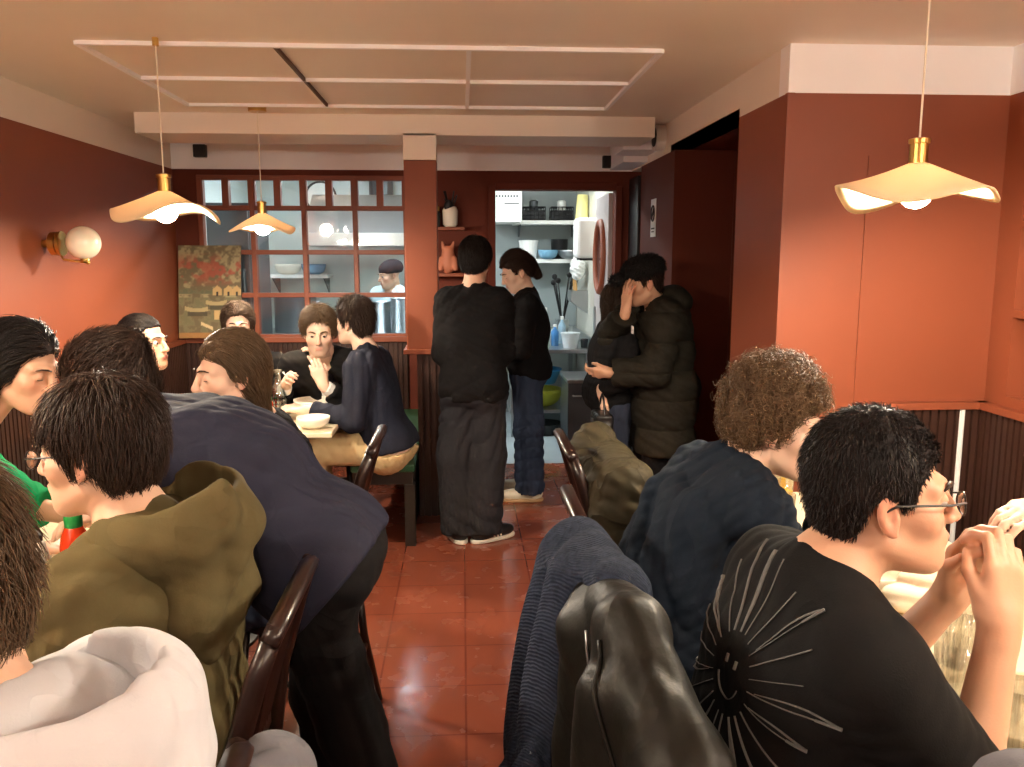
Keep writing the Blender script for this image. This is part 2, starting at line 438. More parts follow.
struct('wall_behind', MB().box((XL - T, YB - T, 0), (XR + T, YB, ZC)), M['terracotta'])
# niche shelves in the right wall
for z in (1.38, 1.73):
    struct('trim_12', MB().box((XR + 0.0, 1.2, z), (XR + 0.25, 3.2, z + 0.03)), M['terracotta'])
# ceiling mouldings
mb = MB()
def strip(a, b, wd=0.02):
    a = V(*a, ZC - 0.008); b = V(*b, ZC - 0.008); d = nrm(b - a)
    mb.obox((a + b) / 2, (np.linalg.norm(b - a), wd, 0.016), np.stack([d, np.cross(V(0, 0, 1), d), V(0, 0, 1)], 1))
for x in (-1.48, 0.035, 0.81): strip((x, 3.46), (x, 4.78))
for y in (3.46, 4.1, 4.78): strip((-1.48, y), (0.81, y))
struct('trim_13', mb, M['white_paint'])
mb = MB(); strip((-0.727, 3.46), (-0.727, 4.75), 0.012); struct('trim_14', mb, mat('seam', S(92, 72, 56), 0.6))

# kitchen shell
struct('wall_kitchen_back', MB().box((XL, YK, 0), (1.3, YK + T, ZC)), M['kitchen_wall'])
struct('trim_16', MB().box((0.1, YK - 0.02, 0.9), (1.19, YK, 2.3)), mk('panel_grey', S(150, 160, 160), 0.35))
struct('wall_kitchen_left', MB().box((XL - T, YW + T, 0), (XL, YK, ZC)), M['kitchen_wall'])
struct('wall_kitchen_right', MB().box((1.2, YW + T, 0), (1.3, YK, ZC)), M['kitchen_tile'])
struct('wall_back_kitchen_side', MB().box((XL, YW + T, 0), (WX0, YW + T + 0.02, ZC)).box((WX0, YW + T, 0), (WX1, YW + T + 0.02, 0.98)).box((WX1, YW + T, 0), (0.2, YW + T + 0.02, ZC)), M['kitchen_wall'])
# door frame and swing door
mb = MB(); mb.box((0.2, YW - 0.025, 0), (0.255, YW + T + 0.01, 2.15)).box((1.17, YW - 0.025, 0), (1.22, YW + T + 0.01, 2.15)).box((0.255, YW - 0.025, 2.12), (1.17, YW + T + 0.01, 2.175))
struct('door_1_frame', mb, M['dark_red'], bevel=0.004)
struct('door_2', MB().box((XS - 0.02, 6.05, 0.02), (XS + 0.06, 6.38, 2.2)), M['black_metal'], bevel=0.004)
mk('door_skin', S(176, 168, 168), 0.4, var=0.05)
dx0, dx1, dy0, dy1 = 1.14, 1.175, YW + T + 0.02, YW + T + 0.66
d1 = struct('door_1', MB().box((dx0, dy0, 0.02), (dx1, dy1, 2.11)), M['door_skin'], bevel=0.003)
cy, cz = (dy0 + dy1) / 2, 1.62
ring = MB(); ring.tube([(dx0 - 0.008, cy + 0.2 * math.cos(q), cz + 0.28 * math.sin(q)) for q in np.linspace(0, 2 * math.pi, 40, endpoint=False)], 0.03, 8, closed=True)
ring.build('porthole_ring', M['terracotta'], d1, smooth=True)
MB().lathe([(1e-6, 0), (0.18, 0.0), (0.18, 0.006), (1e-6, 0.006)], n=32).build('porthole_glass', mk('porthole', S(70, 50, 48), 0.1), d1)
g = [c for c in d1.children if c.name.startswith('porthole_glass')][0]
g.rotation_euler = (0, -math.pi / 2, 0); g.location = (dx0 - 0.001, cy, cz); g.scale = (1.42, 1, 1)
MB().box((dx0 - 0.012, dy1 - 0.1, 0.95), (dx0, dy1 - 0.03, 1.2)).build('push_plate', M['steel'], d1)

# ------------------------------------------------------------------ lamps
def pendant(loc, z, wob, size, label, seed, can=0.05, bulb='bulb'):
    """wavy shade on a brass holder, cord up to the ceiling; loc is where it meets the ceiling"""
    t = thing('pendant_lamp', label, 'lamp', (loc[0], loc[1], z), 0, 'wavy pendant lamps')
    R = size / 2; zc = ZC - z
    rg = np.random.RandomState(seed); ph = rg.uniform(0, 6, 2)
    def wf(r, zz, q):
        k = (r / R) ** 2
        return r * (1 + 0.05 * k * math.sin(4 * q + ph[0])), zz + wob * k * math.sin(3 * q + ph[1]) + 0.5 * wob * k * math.sin(2 * q + ph[0])
    top = [(R * u, 0.085 - 0.10 * u ** 1.02) for u in (0.12, 0.25, 0.4, 0.55, 0.7, 0.85, 1.0)]
    bot = [(r * 0.995, q - 0.006) for r, q in top[::-1]]
    MB().lathe(top + bot + [top[0]], n=56, wob=wf).build('lamp_shade', M['shade'], t, smooth=True)
    MB().lathe([(0.018, 0.07), (0.024, 0.075), (0.024, 0.125), (0.028, 0.127), (0.028, 0.138), (0.012, 0.142)], n=20).build('holder', M['brass'], t, smooth=False)
    MB().tube([(0, 0, 0.14), (0, 0, zc - 0.02)], 0.0028, 6).build('cord', M['cord_white'], t)
    MB().lathe([(can * 0.96, zc - 0.03), (can, zc - 0.028), (can, zc)], n=24).build('canopy', M['brass'], t)
    pr = [(1e-6, -0.048)] + [(0.043 * math.sin(a), -0.005 - 0.043 * math.cos(a)) for a in np.linspace(0.3, 2.6, 9)] + [(0.016, 0.05), (0.016, 0.07)]
    MB().lathe(pr, n=24).build('bulb', M[bulb], t, smooth=True)
    return t
pendant((-1.16, 3.40), 1.80, 0.026, 0.42, 'wavy glass pendant lamp near the globe wall light on the left', 3, 0.012)
pendant((-1.125, 4.85), 1.79, 0.016, 0.36, 'smaller wavy pendant lamp hanging in front of the gridded window', 8)
pendant((1.25, 2.27), 1.80, 0.022, 0.42, 'wavy pendant lamp hanging before the red wall on the right', 5)
pendant((-1.19, 1.3), 1.80, 0.02, 0.42, 'wavy pendant lamp over the near left table', 11, bulb='bulb_near')
pendant((1.3, 0.55), 1.80, 0.02, 0.42, 'wavy pendant lamp over the near right table', 14, bulb='bulb_near')
pendant((0.1, -0.9), 1.95, 0.02, 0.42, 'wavy pendant lamp behind the viewer', 17, bulb='bulb_near')
# wall lights; the lit ones nearer the viewer are added fill, unseen
def globe_light(loc, rz, label, gm):
    t = thing('wall_light', label, 'lamp', loc, rz)
    MB().ball((0.20, 0.0, 0.0), 0.083, 20).build('globe', M[gm], t, smooth=True)
    MB().tube([(0.045, 0, -0.005), (0.075, 0, -0.005)], 0.058, 24).tube([(0.082, 0, -0.005), (0.098, 0, -0.005)], 0.062, 24).tube([(0.0, 0, -0.005), (0.05, 0, -0.005)], 0.02, 12).build('mount', M['brass'], t)
    MB().tube([(0.09, -0.01, -0.06), (0.1, -0.01, -0.085), (0.19, 0.0, -0.098), (0.21, 0, -0.098)], 0.006, 8).tube([(0.2, 0, -0.098), (0.2, 0, -0.08)], 0.022, 14).ball((0.215, 0, -0.1), 0.011, 10).build('arm', M['brass'], t, smooth=True)
globe_light((XL, 0.7, 2.0), 0, 'lit globe wall light on the left wall beside the viewer', 'globe_fill')
globe_light((XL, -1.0, 2.0), 0, 'lit globe wall light on the left wall behind the viewer', 'globe_fill')
globe_light((XR, 0.75, 2.0), math.pi, 'lit globe wall light on the right wall beside the viewer', 'globe_fill')
globe_light((XR, -1.0, 2.0), math.pi, 'lit globe wall light on the right wall behind the viewer', 'globe_fill')
globe_light((XL, 4.40, 1.692), 0, 'brass wall light with a white glass globe on the left wall', 'globe')

# ------------------------------------------------------------------ wall things
def wallspeaker(p, label):
    t = thing('wall_speaker', label, 'speaker', p)
    MB().box((-0.045, -0.05, -0.045), (0.045, 0, 0.045)).build('housing', M['black_plastic'], t, bevel=0.006)
    MB().box((-0.037, -0.054, -0.037), (0.037, -0.05, 0.037)).build('grille', mat('grille', S(34, 34, 36), 0.7), t)
wallspeaker((-1.90, YW - 0.012, 2.385), 'small black speaker high up above the gridded window')
p = at(610, 161, 6.3); wallspeaker((p[0], YW - 0.012, p[2]), 'small black speaker high up beside the kitchen door')
p = at(661, 129, 5.0)
t = thing('ceiling_vent', 'round white vent high on the cream soffit at right', 'vent', (XS, 5.4, 2.375))
MB().tube([(0, 0, 0), (-0.06, 0, 0)], 0.085, 28).build('rim', M['white_plastic'], t)
MB().tube([(-0.06, 0, 0), (-0.064, 0, 0)], 0.06, 24).build('opening', M['black_plastic'], t)
# no smoking sign
p = at(655, 218, 5.62)
t = thing('sign', 'white no-smoking sign on the dark red wall', 'sign', (XS - 0.001, 5.62, p[2]))
MB().box((-0.004, -0.07, -0.125), (0, 0.07, 0.125)).build('board', M['white_plastic'], t)
mk('sign_ink', S(40, 36, 36), 0.6)
mb = MB(); mb.tube([(-0.006, 0.045 * math.cos(q), 0.03 + 0.05 * math.sin(q)) for q in np.linspace(0, 6.283, 28, endpoint=False)], 0.006, 6, closed=True)
mb.tube([(-0.006, -0.03, 0.066), (-0.006, 0.03, -0.006)], 0.006, 6)
mb.box((-0.006, -0.035, 0.018), (-0.004, 0.03, 0.032)).box((-0.006, -0.045, -0.075), (-0.004, 0.045, -0.065)).box((-0.006, -0.035, -0.095), (-0.004, 0.035, -0.087))
mb.build('symbol', M['sign_ink'], t)
# white conduit beside the ribbed boarding on the right
p = at(955, 440, YF)
tag(MB().tube([(p[0], YF - 0.035, 0.3), (p[0], YF - 0.035, 1.0)], 0.011, 8).build('conduit', M['white_plastic']), 'thin white conduit running up the ribbed boarding at right', 'pipe')

# painting leaning in the corner
def painting():
    nx, nz = 90, 130; rg = np.random.RandomState(4)
    xs, zs = np.linspace(0, 1, nx), np.linspace(0, 1, nz)
    X, Z = np.meshgrid(xs, zs)
    def nz_(fx, fz, s):
        r = np.random.RandomState(s); G = r.uniform(-1, 1, (int(fz) + 3, int(fx) + 3)); u, v = X * fx, Z * fz
        i, j = u.astype(int), v.astype(int); u, v = u - i, v - j; u, v = u * u * (3 - 2 * u), v * v * (3 - 2 * v)
        return (G[j, i] * (1 - u) + G[j, i + 1] * u) * (1 - v) + (G[j + 1, i] * (1 - u) + G[j + 1, i + 1] * u) * v
    C = np.zeros((nz, nx, 3)); C[:] = S(104, 92, 66)[:3]
    n1 = nz_(7, 9, 1) + 0.9 * nz_(18, 26, 2) + 0.6 * nz_(34, 50, 3)
    mix = lambda m, c, a=1.0: C.__setitem__(slice(None), C * (1 - (m * a)[..., None]) + np.array(S(*c)[:3]) * (m * a)[..., None])
    mix(np.clip(n1 * 1.2 + 0.3, 0, 1), (150, 138, 102))
    red = np.clip(nz_(5, 14, 7) * 2.0 + nz_(18, 30, 8) * 1.5 + 0.25, 0, 1) * np.clip((Z - 0.55) * 8, 0, 1) * np.clip((0.93 - Z) * 8, 0, 1)
    mix(red, (158, 74, 56), 0.8)
    mix(((Z > 0.48) & (Z < 0.54)).astype(float) * np.clip(0.5 + n1, 0, 1), (70, 78, 56), 0.8)
    for cx in (0.62, 0.8, 0.93):
        roof = (np.abs(X - cx) < 0.07) & (Z > 0.46) & (Z < 0.53 + 0.04 - np.abs(X - cx) * 0.6); mix(roof.astype(float), (190, 158, 104), 0.9)
        mix(((np.abs(X - cx) < 0.018) & (Z > 0.455) & (Z < 0.5)).astype(float), (40, 32, 26))
    mix((Z < 0.44).astype(float) * np.clip(0.4 + n1, 0, 1), (104, 100, 70), 0.9)
    for cx, cz_, wd in ((0.3, 0.3, 0.2), (0.6, 0.37, 0.17)):
        hull = (np.abs(X - cx) < wd) & (np.abs(Z - cz_ - 0.12 * ((X - cx) ** 2) / wd) < 0.022); mix(hull.astype(float), (176, 158, 112), 0.85)
        mix(((np.abs(X - cx) < wd * .8) & (np.abs(Z - cz_ + 0.04) < 0.02)).astype(float), (60, 56, 42), 0.8)
    mix(((np.abs(X - 0.62) < 0.05) & (np.abs(Z - 0.25) < 0.05)).astype(float), (190, 164, 110))
    mix(((np.abs(X - 0.45) < 0.1) & (np.abs(Z - 0.13 + (X - 0.45) * 0.3) < 0.018)).astype(float), (206, 186, 140))
    mix((Z < 0.06).astype(float), (168, 118, 62), 0.8)
    W_, H_ = 0.455, 0.68
    t = thing('painting', 'landscape painting of red trees and boats leaning in the corner', 'painting', (-2.1, YW - 0.13, 1.025))
    Rx = math.radians(-5); P = []
    for j in range(nz):
        for i in range(nx): P.append((W_ * xs[i], 0.105 * zs[j], H_ * zs[j]))
    Fs = [(j * nx + i, j * nx + i + 1, (j + 1) * nx + i + 1, (j + 1) * nx + i) for j in range(nz - 1) for i in range(nx - 1)]
    mesh_obj('canvas', P, Fs, mat('paint', S(120, 100, 70), 0.5, attr=True), t, col=C.reshape(-1, 3))
    mb = MB(); mb.add([(0, 0.003, 0), (W_, 0.003, 0), (W_, 0.025, 0), (0, 0.025, 0), (0, 0.108, H_), (W_, 0.108, H_), (W_, 0.128, H_), (0, 0.128, H_)],
                      [(0, 3, 2, 1), (4, 5, 6, 7), (0, 1, 5, 4), (1, 2, 6, 5), (2, 3, 7, 6), (3, 0, 4, 7)])
    mb.build('stretcher_frame', mat('canvas_edge', S(70, 60, 44), 0.7), t)
painting()
# ------------------------------------------------------------------ furniture
def make_chair(label, group='dark wooden bistro chairs'):
    """origin on the floor, sitter looks along +Y"""
    t = thing('dining_chair', label, 'chair', (0, 0, 0), 0, group)
    W = M['wood_dark']
    MB().lathe([(0.17, 0.425), (0.20, 0.43), (0.205, 0.445), (0.19, 0.455)], n=28).build('seat', W, t)
    MB().lathe([(0.185, 0.455), (0.188, 0.468), (0.16, 0.480), (1e-6, 0.484)], n=28).build('seat_pad', M['green_pad'], t, smooth=True)
    for s in (-1, 1):
        MB().tube([(s * 0.145, 0.13, 0.43), (s * 0.16, 0.155, 0.2), (s * 0.175, 0.175, 0.0)], [0.019, 0.017, 0.014], 8).build('leg', W, t, smooth=True)
        MB().tube([(s * 0.17, -0.26, 0), (s * 0.175, -0.21, 0.25), (s * 0.18, -0.19, 0.45)], [0.015, 0.018, 0.020], 8, 0.8).build('leg', W, t, smooth=True)
        pts = [(s * 0.18, -0.19, 0.45), (s * 0.188, -0.195, 0.62), (s * 0.188, -0.22, 0.80), (s * 0.175, -0.265, 0.95), (s * 0.15, -0.295, 1.03)]
        MB().tube(pts, [0.020, 0.021, 0.021, 0.020, 0.017], 10, 0.75).build('back_post', W, t, smooth=True)
    pts = [(0.165 * math.cos(a), -0.285 - 0.02 * math.sin(a), 1.005 + 0.04 * math.sin(a)) for a in np.linspace(0, math.pi, 11)]
    MB().tube(pts, 0.019, 8, 0.8).build('top_rail', W, t, smooth=True)
    mb = MB()
    for k in (-2, -1, 0, 1, 2):
        mb.tube([(0.020 * k, -0.2, 0.5), (0.034 * k, -0.2, 0.62), (0.018 * k, -0.22, 0.76), (0.040 * k, -0.262, 0.93), (0.036 * k, -0.29, 1.02)], 0.009, 6)
    mb.box((-0.08, -0.21, 0.485), (0.08, -0.185, 0.515)).obox((0, -0.222, 0.76), (0.10, 0.016, 0.03))
    mb.build('splat', W, t, smooth=False)
    mb = MB(); mb.tube([(-0.16, 0.155, 0.22), (0.16, 0.155, 0.22)], 0.010, 6).tube([(-0.175, -0.215, 0.22), (0.175, -0.215, 0.22)], 0.010, 6)
    for s in (-1, 1): mb.tube([(s * 0.16, 0.155, 0.25), (s * 0.174, -0.215, 0.25)], 0.010, 6)
    mb.build('stretcher', W, t, smooth=True)
    return t
HP = math.pi / 2
ch = make_chair('dark wooden chair the man in the olive hoodie sits on')
ch.location = (-0.60, 1.44, 0); ch.rotation_euler = (0, 0, HP)
def chair(x, y, rz, label): return dup(ch, (x, y, 0), rz, label)
chair(-0.57, 0.80, HP, 'dark wooden chair under the man in the white hoodie')
chair(-0.58, 2.72, HP, 'dark wooden chair with carved splat in front of the green bench')
chair(0.53, 1.20, -HP, 'dark wooden chair hung with a leather jacket and a blue knit')
chair(0.56, 1.92, -HP, 'dark wooden chair under the curly-haired man')
chair(0.62, 2.62, -HP, 'dark wooden chair hung with an olive puffer coat')
chair(-0.83, 4.99, math.pi, 'dark wooden chair under the man facing the viewer at the far table')
def bench(name_label, x0, x1, y0, y1, axis, end=0.06):
    t = thing('bench', name_label, 'bench', ((x0 + x1) / 2, (y0 + y1) / 2, 0))
    hx, hy = (x1 - x0) / 2, (y1 - y0) / 2
    MB().box((-hx, -hy, 0.43), (hx, hy, 0.478)).build('seat_pad', M['green_pad'], t, bevel=0.012)
    MB().box((-hx + 0.01, -hy + 0.01, 0.36), (hx - 0.01, hy - 0.01, 0.43)).build('frame', M['wood_black'], t)
    if axis == 'y':
        for x in (-hx, hx - end): MB().box((x, -hy + 0.004, 0), (x + end, -hy + 0.06, 0.36)).build('leg', M['wood_black'], t, bevel=0.003)
        MB().box((hx - end, -hy + 0.06, 0), (hx - 0.02, hy, 0.36)).build('side_panel', M['wood_black'], t)
        MB().box((-hx, hy - 0.06, 0), (hx - end, hy, 0.36)).build('side_panel', M['wood_black'], t)
    else:
        for y in (-hy, hy - end): MB().box((-hx + 0.02, y, 0), (hx - 0.02, y + end, 0.36)).build('leg', M['wood_black'], t)
        MB().box((-hx + 0.02, -hy + end, 0), (-hx + 0.05, hy - end, 0.36)).build('side_panel', M['wood_black'], t)
    return t
bench('green-padded dark bench along the ribbed partition beside the standing man', -0.63, -0.275, 4.53, 6.25, 'y')
bench('green-padded dark bench along the left wall', -2.06, -1.62, 0.2, 5.6, 'x')
bench('green-padded dark bench along the right wall', 1.78, 2.16, 0.2, 3.0, 'x')
def table(x0, x1, y0, y1, label):
    t = thing('dining_table', label, 'table', ((x0 + x1) / 2, (y0 + y1) / 2, 0), 0, 'pale-topped dining tables')
    hx, hy = (x1 - x0) / 2, (y1 - y0) / 2
    MB().box((-hx, -hy, 0.722), (hx, hy, 0.75)).build('tabletop', M['table_top'], t, bevel=0.006)
    MB().tube([(0, 0, 0.03), (0, 0, 0.722)], 0.035, 16).build('pedestal', M['black_metal'], t)
    MB().lathe([(0.24, 0), (0.24, 0.012), (0.05, 0.035), (1e-6, 0.04)], n=28).build('base', M['black_metal'], t)
table(-1.44, -0.80, 0.45, 1.62, 'pale table at lower left before the two hooded men')
table(-1.44, -0.80, 1.66, 3.05, 'pale table behind the bending woman')
table(-1.46, -0.66, 4.12, 4.76, 'pale table in front of the man in the navy jumper')
table(-1.46, -0.80, 3.1, 3.75, 'pale table by the woman with slicked-back hair')
table(0.86, 1.50, 0.35, 1.55, 'pale table at lower right under the clasped hands')
table(0.86, 1.50, 1.58, 2.95, 'pale table in front of the curly-haired man')

# ------------------------------------------------------------------ tableware
TZ = 0.75
def tumbler(p, r, h, label, fill=None, ribs=False, group='clear glasses on the right tables', cat='glass'):
    t = thing('glass', label, cat, p, 0, group)
    wob = (lambda rr, z, q: (rr * (1 + 0.035 * math.sin(18 * q)), z)) if ribs else None
    MB().lathe([(r * 0.8, 0), (r, h), (r - 0.0025, h), (r * 0.8 - 0.002, 0.008), (1e-6, 0.008)], n=54 if ribs else 24, wob=wob).build('body', M['glass'], t, smooth=True)
    if fill: MB().lathe([(1e-6, 0.01), (r * 0.78, 0.01), (r * 0.9, h * fill[1]), (1e-6, h * fill[1])], n=20).build('drink', fill[0], t)
    return t
mk('beer', S(222, 178, 70), 0.15); mk('soup', S(226, 196, 130), 0.3); mk('lemon', S(228, 204, 96), 0.4); mk('napkin', S(236, 222, 196), 0.8, bump=0.2)
mk('chilli', S(196, 56, 24), 0.2); mk('cap_green', S(30, 130, 62), 0.35); mk('label_white', S(236, 226, 210), 0.5)
tumbler((1.39, 2.30, TZ), 0.042, 0.19, 'tall clear glass standing behind the glasses of the man in the black T-shirt')
tumbler((1.2, 2.1, TZ), 0.040, 0.16, 'glass of yellow beer beyond the chin of the man in the black T-shirt', (M['beer'], 0.75))
tumbler((0.955, 1.47, TZ), 0.038, 0.13, 'ribbed glass between the forearms of the man in the black T-shirt', None, True)
tumbler((1.06, 1.62, TZ), 0.038, 0.13, 'ribbed glass right of the raised forearm', None, True)
tumbler((0.98, 2.42, TZ), 0.038, 0.15, 'ribbed glass in front of the curly-haired man', (M['soup'], 0.6), True)
tumbler((1.06, 2.62, TZ), 0.035, 0.17, 'narrow glass beside the ribbed glass at the curly-haired man', (M['beer'], 0.6))
tumbler((0.98, 1.32, TZ), 0.040, 0.12, 'low ribbed glass nearest the viewer on the right table', None, True)
tumbler((1.14, 1.40, TZ), 0.040, 0.14, 'clear glass at the right edge of the photo', (M['beer'], 0.35), True)
def bowl(p, r, h, label, m=None, fill=None, group='white bowls on the tables'):
    t = thing('bowl', label, 'bowl', p, 0, group)
    pr = [(r * 0.45, 0), (r * 0.5, 0.006)] + [(r * (0.5 + 0.5 * math.sin(a)), 0.006 + (h - 0.006) * (1 - math.cos(a))) for a in np.linspace(0.1, math.pi / 2, 8)]
    pr += [(q[0] - 0.005, q[1]) for q in pr[::-1][:-2]] + [(1e-6, 0.014)]
    MB().lathe(pr, n=36).build('body', m or M['ceramic'], t, smooth=True)
    if fill: MB().lathe([(r * 0.86, h * 0.66), (r * 0.5, h * 0.72), (1e-6, h * 0.74)], n=28).build('food', fill, t, smooth=True)
    return t
bowl((-0.83, 4.63, TZ), 0.115, 0.085, 'big white bowl in front of the man facing the viewer', None, M['soup'])
bowl((-0.77, 4.24, TZ), 0.085, 0.06, 'shallow white bowl at the elbow of the man in the navy jumper')
bowl((1.06, 2.0, TZ), 0.085, 0.07, 'white bowl behind the chin of the man in the black T-shirt')
bowl((-1.22, 2.05, TZ), 0.12, 0.07, 'bowl of food in front of the woman in green', None, M['soup'])
def plate(p, r, label, group='white plates on the tables'):
    o = MB().lathe([(r * 0.6, 0), (r * 0.65, 0.004), (r, 0.016), (r - 0.002, 0.019), (r * 0.62, 0.008), (1e-6, 0.008)], n=36).build('plate', M['ceramic'], None, smooth=True)
    o.location = p; return tag(o, label, 'plate', group)
plate((-0.98, 2.38, TZ), 0.12, 'white plate in front of the brown-haired woman')
plate((-0.97, 1.95, TZ), 0.12, 'white plate with lemon wedges beside the red sauce bottle')
plate((0.98, 2.22, TZ), 0.12, 'white plate in front of the curly-haired man')
plate((-1.03, 4.25, TZ), 0.11, 'white plate at the front edge of the far table')
for i, (x, y, a, lb) in enumerate([(-0.98, 1.93, 0.3, 'yellow lemon wedge lying left on the white plate'), (-0.92, 1.96, 1.4, 'yellow lemon wedge lying right on the white plate')]):
    pts = [(0.032 * math.cos(q), 0.032 * math.sin(q)) for q in np.linspace(0, math.pi, 10)]
    o = MB().prism(pts, 1, -0.008, 0.008).build('lemon_wedge', M['lemon'], None, bevel=0.004)
    o.location = (x, y, TZ + 0.010); o.rotation_euler = (0, 0, a); tag(o, lb, 'lemon', 'lemon wedges')
def sauce(p, label, s=1.0):
    t = thing('sauce_bottle', label, 'bottle', p); 
    MB().lathe([(0.030, 0), (0.032, 0.006), (0.032, 0.13), (0.028, 0.155), (0.019, 0.175), (0.016, 0.18)], n=24).build('body', M['chilli'], t, smooth=True)
    MB().lathe([(0.0325, 0.04), (0.0328, 0.04), (0.0328, 0.10), (0.0325, 0.10)], n=24).build('label', mat('label_red', S(214, 104, 72), 0.4), t)
    MB().lathe([(0.018, 0.176), (0.0195, 0.178), (0.0195, 0.205), (0.012, 0.215), (0.007, 0.235), (0.003, 0.262), (1e-6, 0.262)], n=20).build('cap', M['cap_green'], t, smooth=True)
    for c in t.children: c.scale = (s, s, s)
    return t
sauce((-0.985, 2.08, TZ), 'red chilli sauce bottle with green cap in front of the woman in green', 1.12)
sauce((-1.05, 4.52, TZ), 'small orange sauce bottle with green cap on the far table', 0.55)
t = thing('shaker', 'white shaker beside the red chilli sauce bottle', 'shaker', (-1.03, 1.97, TZ))
MB().lathe([(0.03, 0), (0.034, 0.01), (0.034, 0.15), (0.026, 0.19), (0.02, 0.2)], n=24).build('body', M['ceramic'], t, smooth=True)
MB().lathe([(0.021, 0.198), (0.021, 0.214), (0.012, 0.222), (1e-6, 0.222)], n=20).build('lid', M['steel_dark'], t)
def jar(p, label, fillm, tint):
    t = thing('jar', label, 'jar', p, 0, 'condiment jars')
    MB().lathe([(0.035, 0), (0.037, 0.005), (0.037, 0.13), (0.03, 0.145), (0.03, 0.16), (0.028, 0.16), (0.028, 0.145), (0.035, 0.13), (0.035, 0.006), (1e-6, 0.006)], n=24).build('body', M['glass'], t, smooth=True)
    MB().lathe([(1e-6, 0.008), (0.034, 0.008), (0.034, 0.09), (1e-6, 0.09)], n=20).build('contents', fillm, t)
    MB().lathe([(0.031, 0.155), (0.033, 0.157), (0.033, 0.176), (0.01, 0.182), (0.012, 0.192), (1e-6, 0.195)], n=20).build('lid', tint, t)
jar((-0.93, 2.14, TZ), 'glass condiment jar with steel lid beside the chilli bottle', M['soup'], M['steel'])
jar((-0.865, 2.06, TZ), 'glass condiment jar with steel lid next to the olive hoodie', M['lemon'], M['steel_dark'])
# carafe on the far table with marks on its side
t = thing('carafe', 'clear water carafe with dark lettering on the far table', 'carafe', (-1.02, 4.60, TZ))
MB().lathe([(0.04, 0), (0.045, 0.006), (0.046, 0.11), (0.03, 0.16), (0.018, 0.20), (0.018, 0.235), (0.026, 0.255), (0.024, 0.255), (0.016, 0.235), (0.016, 0.20), (0.043, 0.11), (0.042, 0.008), (1e-6, 0.008)], n=28).build('body', thin_glass('glass_heavy', (0.86, 0.9, 0.88, 1), 0.16), t, smooth=True)
mb = MB()
rg = random.Random(3)
for r_ in range(5):
    a = -2.2
    while a < -0.9:
        w_ = rg.uniform(0.05, 0.14)
        pts = [(0.0468 * math.cos(q), 0.0468 * math.sin(q), 0.03 + 0.02 * r_) for q in (a, a + w_ / 2, a + w_)]
        mb.tube(pts, 0.0028, 5); a += w_ + 0.08
mb.build('lettering', M['sign_ink'], t)
MB().lathe([(1e-6, 0.01), (0.041, 0.01), (0.0425, 0.1), (1e-6, 0.1)], n=20).build('water', thin_glass('water', (0.9, 0.94, 0.92, 1), 0.04), t)
o = tag(mesh_obj('napkin', *polyg(lambda p: smin(ell(p, (0, 0, 0.03), (0.075, 0.06, 0.035)), ell(p, (0.02, 0.03, 0.06), (0.04, 0.03, 0.03)), 0.02) + folds(p, 5, 0.02, 1.2), (-0.12, -0.1, -0.03), (0.12, 0.1, 0.14), 0.005), M['napkin'], None, smooth=True), 'crumpled cream paper napkin behind the clasped hands', 'napkin')
o.location = (1.09, 1.86, TZ + 0.02)
# ------------------------------------------------------------------ wall shelves between pillar and door
mb = MB(); 
for z in (1.5, 1.84): struct('trim_15', MB().box((WX1 + 0.02, YW - 0.16, z - 0.025), (0.02, YW, z)), M['terracotta'], bevel=0.003)
t = thing('pot', 'white vase with dark twigs on the upper wall shelf', 'vase', (-0.085, YW - 0.08, 1.84))
MB().lathe([(0.035, 0), (0.055, 0.02), (0.058, 0.12), (0.045, 0.15), (0.04, 0.15), (0.04, 0.1), (1e-6, 0.1)], n=20).build('body', M['ceramic'], t, smooth=True)
mb = MB(); rg = random.Random(5)
for i in range(7): mb.tube([(rg.uniform(-.02, .02), 0, 0.1), (rg.uniform(-.06, .06), rg.uniform(-.03, .03), rg.uniform(0.2, 0.27))], 0.006, 5)
mb.ball((-0.01, -0.03, 0.15), 0.035, 8, (1, 0.6, 1.4)); mb.build('twigs', M['black_plastic'], t)
t = thing('jar', 'yellow-lidded dark jar beside the vase on the upper wall shelf', 'jar', (-0.2, YW - 0.08, 1.84))
MB().lathe([(0.04, 0), (0.042, 0.1), (0.03, 0.12)], n=16).build('body', M['black_plastic'], t)
MB().lathe([(0.035, 0.118), (0.035, 0.15), (1e-6, 0.152)], n=16).build('lid', mat('mustard', S(170, 130, 40), 0.5), t)
mk('clay', S(186, 116, 88), 0.6)
def figur(p): 
    q = p * 1.0
    f = smin(ell(q, (0, 0, 0.07), (0.06, 0.05, 0.08)), ell(q, (0, 0, 0.15), (0.045, 0.04, 0.05)), 0.03)
    for s in (-1, 1):
        f = smin(f, cap(q, (s * 0.03, 0, 0.18), (s * 0.042, 0, 0.225), 0.018, 0.008), 0.01)
        f = smin(f, cap(q, (s * 0.05, -0.02, 0.1), (s * 0.055, -0.04, 0.03), 0.018, 0.02), 0.02)
    return f
o = tag(mesh_obj('figurine', *polyg(figur, (-0.1, -0.1, -0.02), (0.1, 0.1, 0.25), 0.006), M['clay'], None, smooth=True), 'terracotta animal figurine on the lower wall shelf', 'figurine')
o.location = (-0.105, YW - 0.085, 1.505)
t = thing('carton', 'blue and white carton standing beside the pillar', 'box', (-0.13, YW - 0.09, 1.063))
MB().box((-0.06, -0.05, 0), (0.05, 0.05, 0.26)).build('box', M['white_plastic'], t, bevel=0.003)
MB().box((-0.0605, -0.052, 0.06), (0.0505, -0.0495, 0.1)).box((-0.0605, -0.052, 0.13), (0.0505, -0.0495, 0.2)).build('print', mat('print_blue', S(50, 110, 180), 0.5), t)
